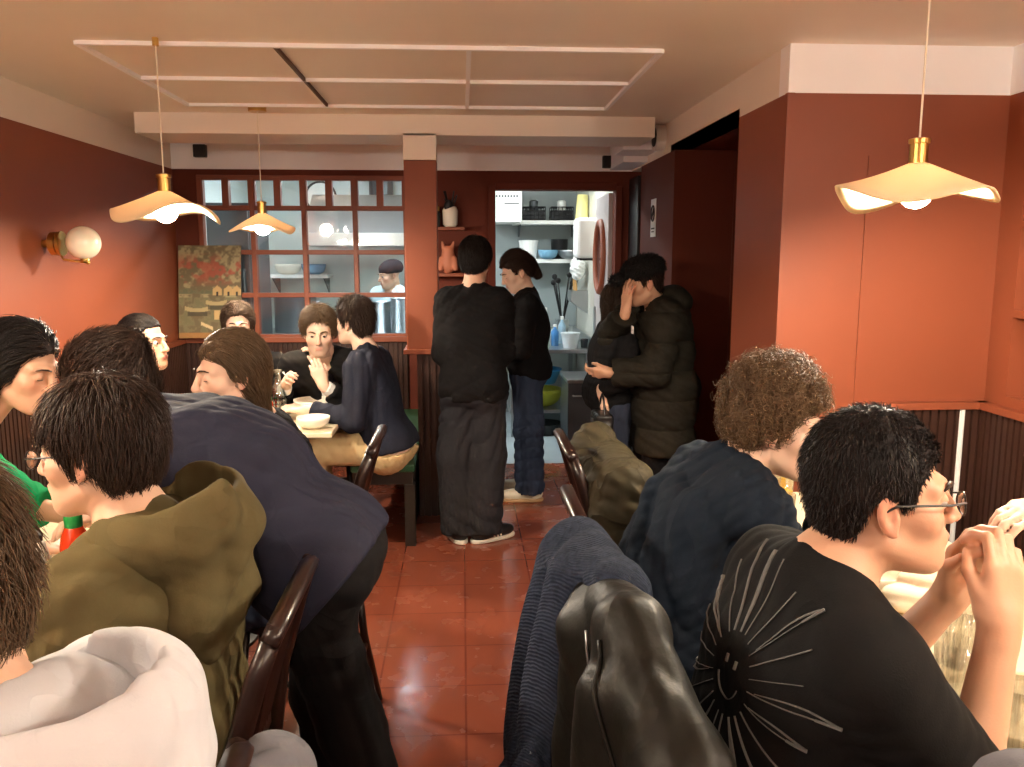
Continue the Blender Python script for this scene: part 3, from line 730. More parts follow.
# ------------------------------------------------------------------ kitchen
def ktube(x, y, lab, m='tube_light'):
    t = thing('ceiling_light', lab, 'lamp', (x, y, ZC - 0.005), 0, 'kitchen ceiling lights')
    MB().box((-0.6, -0.09, -0.03), (0.6, 0.09, 0)).build('housing', M['white_plastic'], t)
    MB().box((-0.57, -0.07, -0.045), (0.57, 0.07, -0.03)).build('diffuser', M[m], t)
ktube(0.45, 7.3, 'bright kitchen ceiling light beyond the doorway', 'tube_soft')
ktube(-1.0, 7.3, 'bright kitchen ceiling light beyond the gridded window')
# counter with steel legs along the back and right
t = thing('kitchen_counter', 'steel kitchen counter seen through the doorway', 'counter', (0.75, 8.1, 0))
MB().box((-0.35, -0.75, 0.765), (0.42, 0.55, 0.80)).box((0.40, -0.75, 0.80), (0.42, 0.55, 0.9)).build('worktop', M['steel'], t, bevel=0.004)
MB().box((-0.33, -0.73, 0.22), (0.40, 0.53, 0.25)).build('shelf', M['steel'], t)
for x in (-0.32, 0.36):
    for y in (-0.72, 0.5): MB().box((x, y, 0), (x + 0.04, y + 0.04, 0.765)).build('leg', M['steel'], t)
t = thing('kitchen_counter', 'steel kitchen counter below the gridded window', 'counter', (-1.1, 8.3, 0))
MB().box((-0.95, -0.35, 0.86), (0.95, 0.35, 0.9)).build('worktop', M['steel'], t)
MB().box((-0.93, -0.33, 0.1), (0.93, 0.35, 0.86)).build('cabinet', M['steel_dark'], t)
for i, z in enumerate((1.60, 1.98)):
    t = thing('wall_shelf', ['steel kitchen shelf with bowls seen through the doorway', 'steel kitchen shelf with black baskets seen through the doorway'][i], 'shelf', (0.83, 8.52, z))
    MB().box((-0.31, -0.17, -0.04), (0.36, 0.17, 0)).build('board', M['white_plastic'], t, bevel=0.003)
    for x in (-0.25, 0.3): MB().prism([(-0.15, -0.04), (0.17, -0.04), (0.17, -0.16)], 0, x, x + 0.012).build('bracket', M['steel_dark'], t)
for i, x in enumerate((0.72, 1.0)):
    t = thing('basket', ['black wire basket on the upper kitchen shelf, left one', 'black wire basket on the upper kitchen shelf, right one'][i], 'basket', (x, 8.45, 1.98))
    mb = MB()
    for z in (0.01, 0.05, 0.09, 0.13): mb.tube([(-0.11, -0.08, z), (0.11, -0.08, z), (0.11, 0.08, z), (-0.11, 0.08, z)], 0.006, 5, closed=True)
    for k in range(7):
        xx = -0.11 + 0.22 * k / 6; mb.tube([(xx, -0.08, 0.01), (xx, -0.08, 0.13)], 0.004, 4).tube([(xx, 0.08, 0.01), (xx, 0.08, 0.13)], 0.004, 4)
    mb.box((-0.105, -0.075, 0.006), (0.105, 0.075, 0.1)); mb.build('wire', M['black_plastic'], t)
    MB().lathe([(0.04, 0.1), (0.045, 0.19), (0.03, 0.2), (1e-6, 0.2)], n=14).build('contents', M['white_plastic' if i else 'steel_dark'], t)
for i, (x, z, m, r) in enumerate([(0.86, 1.60, 'ceramic_blue', 0.10), (1.09, 1.60, 'steel', 0.13)]):
    bowl((x, 8.40 - r * 0.2, z), r, 0.09, ['pale blue bowl on the lower kitchen shelf', 'grey bowl on the lower kitchen shelf'][i], M[m], group='bowls in the kitchen')
t = thing('tub', 'white tub stacked on the lower kitchen shelf', 'tub', (0.67, 8.46, 1.60)); MB().lathe([(0.08, 0), (0.095, 0.17), (0.1, 0.17), (0.1, 0.185), (1e-6, 0.19)], n=20).build('body', M['white_plastic'], t)
t = thing('pan', 'dark pan behind the bowls on the kitchen shelf', 'pan', (1.0, 8.6, 1.60)); MB().lathe([(0.08, 0), (0.088, 0.2), (0.083, 0.2), (1e-6, 0.19)], n=20).build('body', M['black_plastic'], t)
mk('tub_clear', S(214, 222, 226), 0.3)
t = thing('tub', 'clear plastic tub on the front of the kitchen counter', 'tub', (0.98, 7.5, 0.80)); MB().lathe([(0.065, 0), (0.085, 0.13), (0.09, 0.13), (0.09, 0.14), (1e-6, 0.142)], n=20).build('body', M['tub_clear'], t)
t = thing('cup', 'small grey cup beside the plastic tub on the counter', 'cup', (1.11, 7.52, 0.80)); MB().lathe([(0.03, 0), (0.036, 0.08), (0.033, 0.08), (1e-6, 0.07)], n=16).build('body', M['steel_dark'], t)
for i, (x, y, c, h, lb) in enumerate([(0.80, 8.0, (120, 190, 70), 0.34, 'green bottle on the kitchen counter'), (0.86, 7.7, (70, 130, 190), 0.2, 'blue bottle on the kitchen counter'), (0.95, 7.9, (150, 180, 200), 0.26, 'pale blue bottle on the kitchen counter'), (0.68, 8.1, (224, 226, 222), 0.3, 'white bottle on the kitchen counter')]):
    t = thing('bottle', lb, 'bottle', (x, y, 0.80), 0, 'bottles on the kitchen counter')
    MB().lathe([(0.035, 0), (0.037, h * 0.65), (0.015, h * 0.8), (0.013, h * 0.9)], n=16).build('body', mat('plastic_b', S(*c), 0.3), t, smooth=True)
    MB().lathe([(0.017, h * 0.88), (0.017, h), (1e-6, h)], n=12).build('cap', M['white_plastic'], t)
t = thing('utensil_pot', 'steel pot of black ladles on the kitchen counter', 'pot', (1.0, 8.3, 0.80))
MB().lathe([(0.06, 0), (0.065, 0.2), (0.06, 0.2), (1e-6, 0.18)], n=18).build('body', M['steel'], t)
rg = random.Random(2)
for i in range(6):
    a = rg.uniform(0, 6.28); e = (0.11 * math.cos(a), 0.09 * math.sin(a), rg.uniform(0.55, 0.68))
    MB().tube([(0.01 * math.cos(a), 0.01 * math.sin(a), 0.18), e], 0.008, 6).ball(e, 0.026, 8, (1, 0.4, 1.1)).build('ladle', M['black_plastic'], t, smooth=True)
# things on the right kitchen wall
t = thing('dispenser', 'white towel dispenser on the kitchen wall beside the door', 'dispenser', (1.2, 7.42, 1.62 + 19 * 7.4 / 830))
MB().box((-0.2, -0.13, -0.18), (0, 0.13, 0.17)).build('body', M['white_plastic'], t, bevel=0.03)
MB().box((-0.17, -0.10, -0.2), (-0.03, 0.10, -0.18)).build('slot', M['black_plastic'], t)
t = thing('container', 'pale yellow container hung on the kitchen wall', 'container', (1.2, 7.95, 1.98))
MB().tube([(-0.06, 0, -0.22), (-0.065, 0, 0.0), (-0.06, 0, 0.22)], [0.06, 0.062, 0.05], 16).build('body', mat('pale_yellow', S(232, 222, 150), 0.5), t, smooth=True)
t = thing('utensil_rack', 'wall rack of wooden skewers below a white towel', 'rack', (1.2, 8.05, 1.2))
MB().prism([(-0.16, 0), (-0.16, 0.1), (0, 0.1), (0, -0.12)], 1, -0.14, 0.14).build('tray', M['steel'], t)
for i in range(9): MB().tube([(-0.11 + 0.01 * (i % 3), -0.11 + 0.027 * i, 0.03), (-0.12, -0.11 + 0.027 * i, 0.26 + 0.02 * (i % 3))], 0.007, 5).build('skewer', mat('skewer', S(206, 160, 100), 0.6), t)
o = tag(mesh_obj('towel', *polyg(lambda p: ell(p, (0, 0, 0), (0.07, 0.1, 0.12)) + folds(p, 9, 0.03), (-0.12, -0.16, -0.2), (0.12, 0.16, 0.2), 0.01), M['white_plastic'], None, smooth=True), 'white towel hung above the wooden skewers', 'towel'); o.location = (1.1, 7.95, 1.52)
# under the counter and at the door
bowl((0.72, 7.62, 0.252), 0.2, 0.16, 'yellow-green bowl below the kitchen counter', mat('lime', S(170, 176, 50), 0.4), None, 'bowls in the kitchen')
t = thing('basket', 'blue plastic basket below the kitchen counter', 'basket', (0.72, 7.64, 0.46))
MB().lathe([(0.14, 0), (0.19, 0.12), (0.2, 0.125), (0.2, 0.135), (0.18, 0.125), (0.135, 0.01), (1e-6, 0.008)], n=26).build('body', mat('basket_blue', S(60, 150, 206), 0.4), t, smooth=True)
t = thing('pan', 'dark pan on the floor below the kitchen counter', 'pan', (0.75, 7.55, 0.0)); MB().lathe([(0.15, 0), (0.17, 0.1), (0.16, 0.1), (1e-6, 0.09)], n=24).build('body', M['black_metal'], t)
t = thing('steel_bin', 'steel cabinet standing just inside the kitchen door', 'cabinet', (0.985, 6.86, 0))
MB().box((-0.13, -0.2, 0.02), (0.13, 0.3, 0.6)).build('body', M['steel_dark'], t, bevel=0.005)
MB().box((-0.14, -0.21, 0.6), (0.14, 0.31, 0.63)).build('top', M['steel'], t, bevel=0.006)
MB().tube([(-0.09, -0.215, 0.5), (-0.09, -0.235, 0.5), (0.09, -0.235, 0.5), (0.09, -0.215, 0.5)], 0.007, 6).build('handle', M['steel'], t)
# hood, shelves and pots seen through the gridded window
t = thing('extractor_hood', 'white extractor hood with a slotted panel seen through the doorway', 'hood', (0.43, 8.4, 1.93))
MB().box((-0.2, -0.3, 0.02), (0.15, 0.3, 0.34)).build('body', M['white_plastic'], t, bevel=0.01)
mb = MB()
for i in range(9): mb.box((-0.13 + 0.028 * i, -0.305, 0.255), (-0.115 + 0.028 * i, -0.3, 0.275))
mb.box((-0.02, -0.304, 0.19), (0.12, -0.3, 0.2)); mb.build('slots', M['steel_dark'], t)
t = thing('extractor_hood', 'steel extractor hood seen through the gridded window', 'hood', (-1.0, 8.25, 1.72))
MB().prism([(-0.42, 0), (0.4, 0), (0.4, 0.5), (0.1, 0.5), (-0.42, 0.12)], 0, -0.45, 0.5).build('body', M['steel'], t, bevel=0.006)
MB().tube([(0.2, 0.3, 0.4), (0.2, 0.3, 0.72)], 0.12, 20).build('duct', M['steel_dark'], t)
t = thing('wall_shelf', 'kitchen shelf with bowls seen through the gridded window', 'shelf', (-1.62, 8.5, 1.45))
MB().box((-0.3, -0.2, -0.035), (0.3, 0.19, 0)).build('board', M['white_plastic'], t)
for x in (-0.25, 0.25): MB().prism([(-0.15, -0.035), (0.19, -0.035), (0.19, -0.2)], 0, x, x + 0.012).build('bracket', M['steel_dark'], t)
bowl((-1.72, 8.42, 1.45), 0.13, 0.1, 'white bowl on the kitchen shelf behind the window, left one', None, None, 'bowls in the kitchen')
bowl((-1.47, 8.42, 1.45), 0.12, 0.1, 'pale blue bowl on the kitchen shelf behind the window, right one', M['ceramic_blue'], None, 'bowls in the kitchen')
t = thing('wall_clock', 'round clock seen through the upper window panes', 'clock', (-1.42, YK - 0.002, 2.22))
MB().lathe([(1e-6, 0), (0.15, 0), (0.15, 0.02), (1e-6, 0.02)], n=32).build('face', M['white_plastic'], t)
MB().tube([(0.15 * math.cos(q), 0.15 * math.sin(q), 0.018) for q in np.linspace(0, 6.283, 36, endpoint=False)], 0.012, 6, closed=True).build('rim', M['black_plastic'], t)
for c in t.children: c.rotation_euler = (HP, 0, 0)
for i, (x, y, z, r, h, lb) in enumerate([(-0.54, 7.35, 0.92, 0.09, 0.34, 'tall steel pot behind the lower right window pane'), (-0.72, 7.5, 0.92, 0.08, 0.3, 'steel pot behind the cook at the window'), (-1.62, 8.2, 0.90, 0.2, 0.36, 'wide steel pot under the kitchen shelf'), (-0.33, 7.4, 0.92, 0.07, 0.32, 'slim steel pot at the right edge of the window')]):
    t = thing('stock_pot', lb, 'pot', (x, y, z), 0, 'steel pots in the kitchen')
    MB().lathe([(r, 0), (r, h), (r + 0.008, h), (r + 0.008, h + 0.008), (r - 0.006, h + 0.004), (r - 0.006, 0.01), (1e-6, 0.01)], n=28).build('body', M['steel'], t, smooth=True)
    MB().tube([(r, -0.04, h * 0.8), (r + 0.04, -0.03, h * 0.8), (r + 0.04, 0.03, h * 0.8), (r, 0.04, h * 0.8)], 0.008, 6).build('handle', M['steel_dark'], t)
t = thing('kitchen_counter', 'steel counter just behind the lower window panes', 'counter', (-0.62, 7.45, 0))
MB().box((-0.4, -0.2, 0.88), (0.5, 0.2, 0.92)).build('worktop', M['steel'], t)
for x in (-0.38, 0.44):
    for y in (-0.18, 0.14): MB().box((x, y, 0), (x + 0.04, y + 0.04, 0.88)).build('leg', M['steel'], t)
t = thing('fridge', 'tall steel fridge behind the left window panes', 'fridge', (-1.82, 7.2, 0))
MB().box((-0.28, -0.3, 0.05), (0.12, 0.35, 2.05)).build('body', M['steel_dark'], t, bevel=0.01)
MB().box((-0.27, -0.325, 0.1), (0.11, -0.3, 2.0)).build('door', M['steel_dark'], t, bevel=0.008)
MB().tube([(0.07, -0.325, 0.9), (0.07, -0.36, 0.92), (0.07, -0.36, 1.5), (0.07, -0.325, 1.52)], 0.012, 8).build('handle', M['steel_dark'], t)
# ------------------------------------------------------------------ people
mk('skin', S(224, 172, 140), 0.5, attr=True, sss=0.12, bump=0.06, bscale=300)
mk('eye', S(240, 240, 240), 0.12, attr=True)
mk('lens_frame', S(26, 24, 26), 0.3)
SKIN = dict(light=(214, 176, 152), tan=(196, 152, 124), warm=(204, 164, 138), pale=(218, 184, 162))
def hairmat(k, c): return mk('hair_' + k, S(*c), 0.5, var=0.22, vscale=60, stretch=(1, 1, 0.3), bump=0.3, bscale=220, spec=0.22)
hairmat('black', (26, 21, 20)); hairmat('dark', (46, 33, 26)); hairmat('brown', (58, 44, 34)); hairmat('light', (84, 66, 48)); hairmat('curl', (96, 75, 54)); hairmat('grey', (90, 76, 62))

def hand_sdf(p, W, fd, pn, side, curl, thumb, s=1.0, spread=0.0):
    """hand with palm and five fingers. W wrist, fd finger direction, pn palm normal; side +1 right, -1 left"""
    y = nrm(fd); z = -nrm(V(pn) - y * V(pn).dot(y)); x = np.cross(y, z)   # z: back of the hand
    # x points to the thumb side: for a right hand seen from its back the thumb is on the left
    if side > 0: x = -x
    q = ((p - V(W)) @ np.stack([x, y, z], 1)) / s
    far = np.sqrt(((q - V(0, 0.09, 0)) ** 2).sum(1)) - 0.13
    base = [(0.030, 0.090), (0.010, 0.095), (-0.010, 0.091), (-0.028, 0.083)]
    ln = [(0.043, 0.026, 0.020), (0.048, 0.029, 0.021), (0.044, 0.027, 0.020), (0.034, 0.021, 0.018)]
    rad = [0.0088, 0.0090, 0.0085, 0.0076]
    f = cap(q, (0.0, -0.02, 0), (0.0, 0.02, 0), 0.026, 0.027)
    for (bx, by) in base: f = smin(f, cap(q, (bx * 0.45, 0.012, -0.002), (bx, by - 0.006, 0), 0.0155, 0.0125), 0.016)
    f = smin(f, cap(q, (0.018, 0.022, -0.012), (0.032, 0.052, -0.016), 0.017, 0.013), 0.014)
    g = None
    for i, (bx, by) in enumerate(base):
        c = curl[i] if hasattr(curl, '__len__') else curl
        pt = V(bx, by, 0); ang = 0.25 * c; lat = spread * (bx / 0.03)
        for j in range(3):
            if j: ang += c * (0.75 if j == 1 else 0.5)
            d = V(lat * 0.3, math.cos(ang), -math.sin(ang)); d = nrm(d)
            nx = pt + d * ln[i][j]
            r0 = rad[i] * (1 - 0.08 * j); r1 = rad[i] * (1 - 0.08 * (j + 1))
            u = cap(q, pt, nx, r0 * (1.05 if j else 1.1), r1)
            g = u if g is None else smin(g, u, 0.003)
            pt = nx; ang += 0.0 if j else 0.25 * c
    t0, t1, t2 = [V(*a) for a in ((0.032, 0.045, -0.014), (0.056 - 0.02 * thumb, 0.076, -0.018 - 0.014 * thumb), (0.060 - 0.036 * thumb, 0.104, -0.024 - 0.022 * thumb))]
    th = smin(cap(q, t0, t1, 0.0125, 0.0105), cap(q, t1, t2, 0.0105, 0.0082), 0.004)
    f = smin(smin(f, g, 0.007), th, 0.007)
    return np.where(far > 0.05, far, f) * s

def head_sdf(q, fem=0.0, lid=0.004, jaw=1.0, mouth=0.0):
    """a head in its own frame: x right, y forward, z up, origin between the ears at eye level"""
    a = q.copy(); a[:, 0] = np.abs(a[:, 0])
    f = ell(a, (0, -0.016, 0.034), (0.074, 0.094, 0.084))
    f = smin(f, ell(a, (0, 0.030, -0.042), (0.057 * jaw, 0.064, 0.074)), 0.030)
    f = smin(f, ell(a, (0, 0.052, -0.078), (0.043 * jaw, 0.042, 0.036)), 0.025)
    f = smin(f, sph(a, (0.0, 0.078 - 0.004 * fem, -0.098), 0.017), 0.022)
    f = smin(f, cap(a, (0.052 * jaw, 0.0, -0.062), (0.02, 0.07, -0.098), 0.014, 0.014), 0.026)
    f = smin(f, sph(a, (0.043, 0.056, -0.024), 0.022), 0.024)
    f = smin(f, cap(a, (0.008, 0.086, 0.022), (0.046, 0.066, 0.020), 0.012 - 0.003 * fem, 0.010), 0.018)
    f = smax(f, -ell(a, (0.031, 0.098, 0.001), (0.019, 0.017, 0.013)), 0.012)
    # nose
    n = cap(a, (0, 0.090, 0.014), (0, 0.112 - 0.002 * fem, -0.026), 0.0075, 0.0105)
    n = smin(n, sph(a, (0, 0.113 - 0.002 * fem, -0.031), 0.0105), 0.006)
    n = smin(n, sph(a, (0.0105, 0.103, -0.034), 0.0075), 0.006)
    f = smin(f, n, 0.009)
    f = smax(f, -sph(a, (0.006, 0.109, -0.0425), 0.0035), 0.003)
    # mouth
    f = smin(f, ell(a, (0, 0.088, -0.062), (0.026, 0.013, 0.014)), 0.012)
    f = smin(f, ell(a, (0.006, 0.0985, -0.0585), (0.017, 0.0055, 0.0045)), 0.004)
    f = smin(f, ell(a, (0.0, 0.0975, -0.0685), (0.017, 0.0062, 0.0055)), 0.004)
    f = smax(f, -ell(a, (0, 0.107, -0.0632 - mouth), (0.022, 0.010, 0.0012 + mouth)), 0.002)
    f = smax(f, -ell(a, (0, 0.104, -0.080), (0.016, 0.007, 0.005)), 0.008)
    # eyeball lids
    e = a - V(0.031, 0.0775, 0.001)
    eb = np.sqrt((e ** 2).sum(1)) - 0.0138
    lids = np.maximum(eb, -(np.maximum(np.abs(e[:, 2] - (lid - 0.004) * 0.5 + 0.002) - max(lid + 0.0005, 0.0001), -0.1)))
    f = smin(f, lids if lid > 0 else eb, 0.003)
    # ears
    c = a - V(0.077, -0.010, -0.012)
    th = 0.30; x2 = c[:, 0] * math.cos(th) + c[:, 1] * math.sin(th); y2 = -c[:, 0] * math.sin(th) + c[:, 1] * math.cos(th)
    ec = np.stack([x2, y2 + 0.18 * c[:, 2], c[:, 2]], 1)
    ear = ell(ec, (0, 0, 0), (0.0075, 0.0185, 0.0315))
    ear = smax(ear, -ell(ec, (0.008, 0.002, 0.003), (0.0075, 0.0105, 0.021)), 0.004)
    ear = smin(ear, ell(ec, (0.001, 0.004, -0.026), (0.005, 0.008, 0.008)), 0.004)
    ear = smin(ear, cap(ec, (0.001, 0.012, 0.0), (0.001, 0.008, -0.01), 0.0045, 0.005), 0.004)
    return smin(f, ear, 0.005)

def bone2(a, b, l1, l2, pole):
    """joint between a and b for two bones, bent towards pole; b is pulled in when out of reach"""
    a, b, d = V(a), V(b), V(b) - V(a); L = np.linalg.norm(d); u = d / L
    if L > (l1 + l2) * 0.995: L = (l1 + l2) * 0.995; b = a + u * L
    if L < abs(l1 - l2) * 1.05: L = abs(l1 - l2) * 1.05
    x = (l1 * l1 - l2 * l2 + L * L) / (2 * L); h = math.sqrt(max(l1 * l1 - x * x, 0))
    p = V(pole) - a; p = nrm(p - u * p.dot(u))
    return a + u * x + p * h, b

class Person: pass
def person(label, P, N, face, H, hf, hup=(0, 0, 1), arms=None, legs='sit', w=1.0, hs=1.0, fem=0.0, skin='light', h=0.006, lid=0.002,
           jaw=1.0, stubble=0.0, knees=None, ankles=None, slouch=0.02, sl=1.0, eyes=True, brow='dark', root='person', mouth=0.0, hand_s=1.0, gap=None):
    o = Person(); o.P, o.N = V(P), V(N)
    f = nrm(V(face[0], face[1], face[2] if len(face) > 2 else 0)); up = nrm(o.N - o.P)
    r = nrm(np.cross(f, up)); fw = np.cross(up, r)
    o.r, o.f, o.u = r, fw, up; o.w = w; o.sc = sl
    o.S = {s: o.N - up * 0.055 + k * r * 0.178 * w + fw * 0.005 for s, k in (('R', 1), ('L', -1))}
    o.M = (o.P + o.N) / 2 - fw * slouch
    o.C = o.N - up * 0.15 - fw * slouch * 0.7
    arms = arms or {}
    o.E, o.Wr, o.hand = {}, {}, {}
    for s, k in (('R', 1), ('L', -1)):
        a = arms.get(s) or dict(w=o.S[s] - up * 0.45 + fw * 0.12 + k * r * 0.05, pole=o.S[s] - fw, fd=-up * 0.8 + fw * 0.4, pn=-r * k)
        e, wr = bone2(o.S[s], a['w'], 0.285 * sl, 0.255 * sl, a.get('pole', o.S[s] - up))
        o.E[s], o.Wr[s] = e, wr
        o.hand[s] = (a.get('fd', wr - e), a.get('pn', -up), a.get('curl', 0.5), a.get('thumb', 0.4), a.get('spread', 0.0))
    o.hip = {s: o.P + k * r * 0.088 * w - V(0, 0, 0.02) for s, k in (('R', 1), ('L', -1))}
    o.K, o.A = {}, {}
    fh = nrm(V(f[0], f[1], 0)); o.fh = fh; rh = V(fh[1], -fh[0], 0)
    for s, k in (('R', 1), ('L', -1)):
        if knees: o.K[s] = V(knees[s])
        elif legs == 'sit': o.K[s] = o.hip[s] + fh * 0.41 + rh * k * 0.04 + V(0, 0, 0.50 - o.hip[s][2])
        else: o.K[s] = o.hip[s] + V(0, 0, (0.08 - o.hip[s][2]) * 0.5) + fh * 0.02
        if ankles: o.A[s] = V(ankles[s])
        elif legs == 'sit': o.A[s] = V(o.K[s][0], o.K[s][1], 0.085) + fh * 0.02
        else: o.A[s] = V(o.hip[s][0], o.hip[s][1], 0.085)
    o.H = V(H); y = nrm(hf); x = nrm(np.cross(y, V(hup))); z = np.cross(x, y)
    o.R = np.stack([x, y, z], 1); o.hs = hs
    o.tolocal = lambda p: ((p - o.H) @ o.R) / hs
    o.toworld = lambda q: V(q) @ o.R.T * hs + o.H
    nr = 0.056 - 0.009 * fem
    o.nb = o.toworld((0, -0.026, -0.06)); o.nr = nr
    def torso(p, b=0.0):
        d = None
        for k in (1, -1):
            a1 = cap(p, o.P + r * 0.07 * k * w, o.M + r * 0.062 * k * w, (0.105 + b), (0.095 + b))
            a2 = cap(p, o.M + r * 0.062 * k * w, o.C + r * 0.075 * k * w, 0.095 + b, 0.10 + b)
            q = smin(a1, a2, 0.05); d = q if d is None else smin(d, q, 0.08)
        d = smin(d, cap(p, o.S['L'] + r * 0.03, o.S['R'] - r * 0.03, 0.05 + b, 0.05 + b), 0.08)
        if fem:
            for k in (1, -1): d = smin(d, sph(p, o.C - up * 0.08 + fw * 0.075 + r * 0.07 * k, 0.055 * fem + b * 0.5), 0.05)
        tr = smin(cap(p, o.N + up * 0.01, o.S['L'] + r * 0.02, 0.05 + b * 0.6, 0.045 + b), cap(p, o.N + up * 0.01, o.S['R'] - r * 0.02, 0.05 + b * 0.6, 0.045 + b), 0.02)
        return smin(d, tr, 0.05)
    o.torso = torso
    def neck(p, b=0.0): return cap(p, o.nb, o.N - up * 0.02, (nr + b) * hs, (nr + 0.004 + b))
    o.neck = neck
    ar = 1.0 - 0.14 * fem
    def arm(p, s, b=0.0, t0=0.0):
        u = smin(cap(p, o.S[s], o.E[s], 0.052 * ar + b, 0.041 * ar + b), cap(p, o.E[s], o.Wr[s], 0.041 * ar + b, 0.027 * ar + b), 0.02)
        return u
    o.arm = arm
    def leg(p, s, b=0.0, bk=0.0, ba=0.0):
        return smin(cap(p, o.hip[s], o.K[s], 0.088 + b, 0.06 + b + bk), cap(p, o.K[s], o.A[s], 0.06 + b + bk, 0.04 + b + ba), 0.03)
    o.leg = leg
    def seat(p, b=0.0):
        d = None
        for k in (1, -1):
            q = sph(p, o.P - fw * 0.045 + r * 0.075 * k * w - up * 0.03, 0.105 + b); d = q if d is None else smin(d, q, 0.06)
        return d
    o.seat = seat
    def body(p):
        q = o.tolocal(p)
        hd = np.sqrt((q ** 2).sum(1)) - 0.16
        near = hd < 0.06
        d = torso(p)
        d = smin(d, seat(p), 0.05)
        d = smin(d, neck(p), 0.05)
        for s, k in (('R', 1), ('L', -1)):
            d = smin(d, arm(p, s), 0.03)
            d = smin(d, leg(p, s), 0.03)
            d = smin(d, cap(p, o.A[s] - V(0, 0, 0.03), o.A[s] + fh * 0.15 - V(0, 0, 0.05), 0.036, 0.03), 0.02)
            hh = o.hand[s]
            d = smin(d, hand_sdf(p, o.Wr[s], hh[0], hh[1], k, hh[2], hh[3], hand_s, hh[4]), 0.012)
        hv = hd * hs
        if near.any():
            hv = hv.copy(); hv[near] = head_sdf(q[near], fem, lid, jaw, mouth) * hs
        return smin(d, hv, 0.022 * hs)
    pts = np.array([o.P, o.N, o.H] + list(o.E.values()) + list(o.Wr.values()) + list(o.K.values()) + list(o.A.values()) + [o.Wr[s] + nrm(o.hand[s][0]) * 0.2 for s in 'RL'])
    o.lo, o.hi = pts.min(0) - 0.2, pts.max(0) + 0.2
    o.h = h
    o.root = thing(root, label, 'person', (o.P[0], o.P[1], 0)); o.org = V(o.P[0], o.P[1], 0)
    v, fc = polyg(body, o.lo, o.hi, h)
    q = o.tolocal(v); inh = np.sqrt((q ** 2).sum(1)) < 0.15
    base = np.array(S(*SKIN[skin])[:3]); c = np.tile(base, (len(v), 1))
    def blend(m, rgb): 
        m = (m * inh)[:, None]; return c * (1 - m) + np.array(S(*rgb)[:3]) * m
    lipm = np.exp(-((q[:, 0] / 0.021) ** 4 + ((q[:, 2] + 0.0635) / 0.0105) ** 4)) * (q[:, 1] > 0.085)
    c = blend(lipm * (0.6 + 0.25 * fem), (176, 92, 84))
    chk = np.exp(-(((np.abs(q[:, 0]) - 0.042) / 0.02) ** 2 + ((q[:, 2] + 0.028) / 0.02) ** 2)) * (q[:, 1] > 0.03)
    c = blend(chk * 0.25, (204, 112, 92))
    nos = np.exp(-((q[:, 0] / 0.016) ** 2 + ((q[:, 2] + 0.03) / 0.014) ** 2)) * (q[:, 1] > 0.1)
    c = blend(nos * 0.2, (200, 110, 90))
    ea = np.clip((np.abs(q[:, 0]) - 0.072) * 120, 0, 1) * 0.3; c = blend(ea, (204, 104, 84))
    if stubble:
        sb = np.clip((-0.02 - q[:, 2] - 0.25 * np.clip(0.06 - q[:, 1], 0, 1)) * 40, 0, 1) * (q[:, 1] > 0.0) * (1 - lipm); c = blend(sb * stubble, (70, 58, 52))
    o.body = mesh_obj('body', v, fc, M['skin'], o.root, o.org, True, c)
    if eyes and lid <= 0:
        for k in (1, -1):
            mb = MB()
            mb.tube(o.toworld([V(0.031 * k, 0.0775, 0.001) + 0.0142 * nrm(V(k * math.sin(a), math.cos(a), -0.42 - 0.12 * math.cos(a * 1.4))) for a in np.linspace(-0.75, 0.95, 8)]), 0.0011 * hs, 5)
            mb.build('eyelash', M['hair_dark'], o.root, o.org, smooth=True); mb = MB()
            mb.tube(o.toworld([(k * a, b, z) for a, b, z in ((0.013, 0.1005, 0.0225), (0.026, 0.0975, 0.0270), (0.039, 0.0895, 0.0268), (0.049, 0.079, 0.0210))]), [0.002 * hs, 0.0028 * hs, 0.0024 * hs, 0.001 * hs], 6)
            mb.build('eyebrow', M['hair_dark'], o.root, o.org, smooth=True)
    if eyes and lid > 0:
        for k in (1, -1):
            mb = MB().ball((0, 0, 0), 0.0128, 16); e = V(mb.v)
            ctr = V(0.031 * k, 0.0775, 0.001)
            gz = nrm(V(0, 1, -0.25 if lid < 0.002 else -0.05)); dt = (e / 0.0128) @ gz
            cc = np.tile(np.array([0.42, 0.38, 0.35]), (len(e), 1)); cc[dt > 0.84] = (0.05, 0.025, 0.015); cc[dt > 0.96] = (0.004, 0.004, 0.004)
            mesh_obj('eye', o.toworld(e + ctr), mb.f, M['eye'], o.root, o.org, True, cc)
        for k in (1, -1):
            mb = MB()
            arc = [(0.013, 0.1005, 0.0225), (0.026, 0.0975, 0.0270), (0.039, 0.0895, 0.0268), (0.049, 0.079, 0.0210)]
            mb.tube(o.toworld([(k * a, b - 0.0015, z) for a, b, z in arc]), [0.0032 * hs, 0.0042 * hs, 0.0036 * hs, 0.0015 * hs], 6)
            mb.build('eyebrow', M['hair_' + brow], o.root, o.org, smooth=True)
    return o

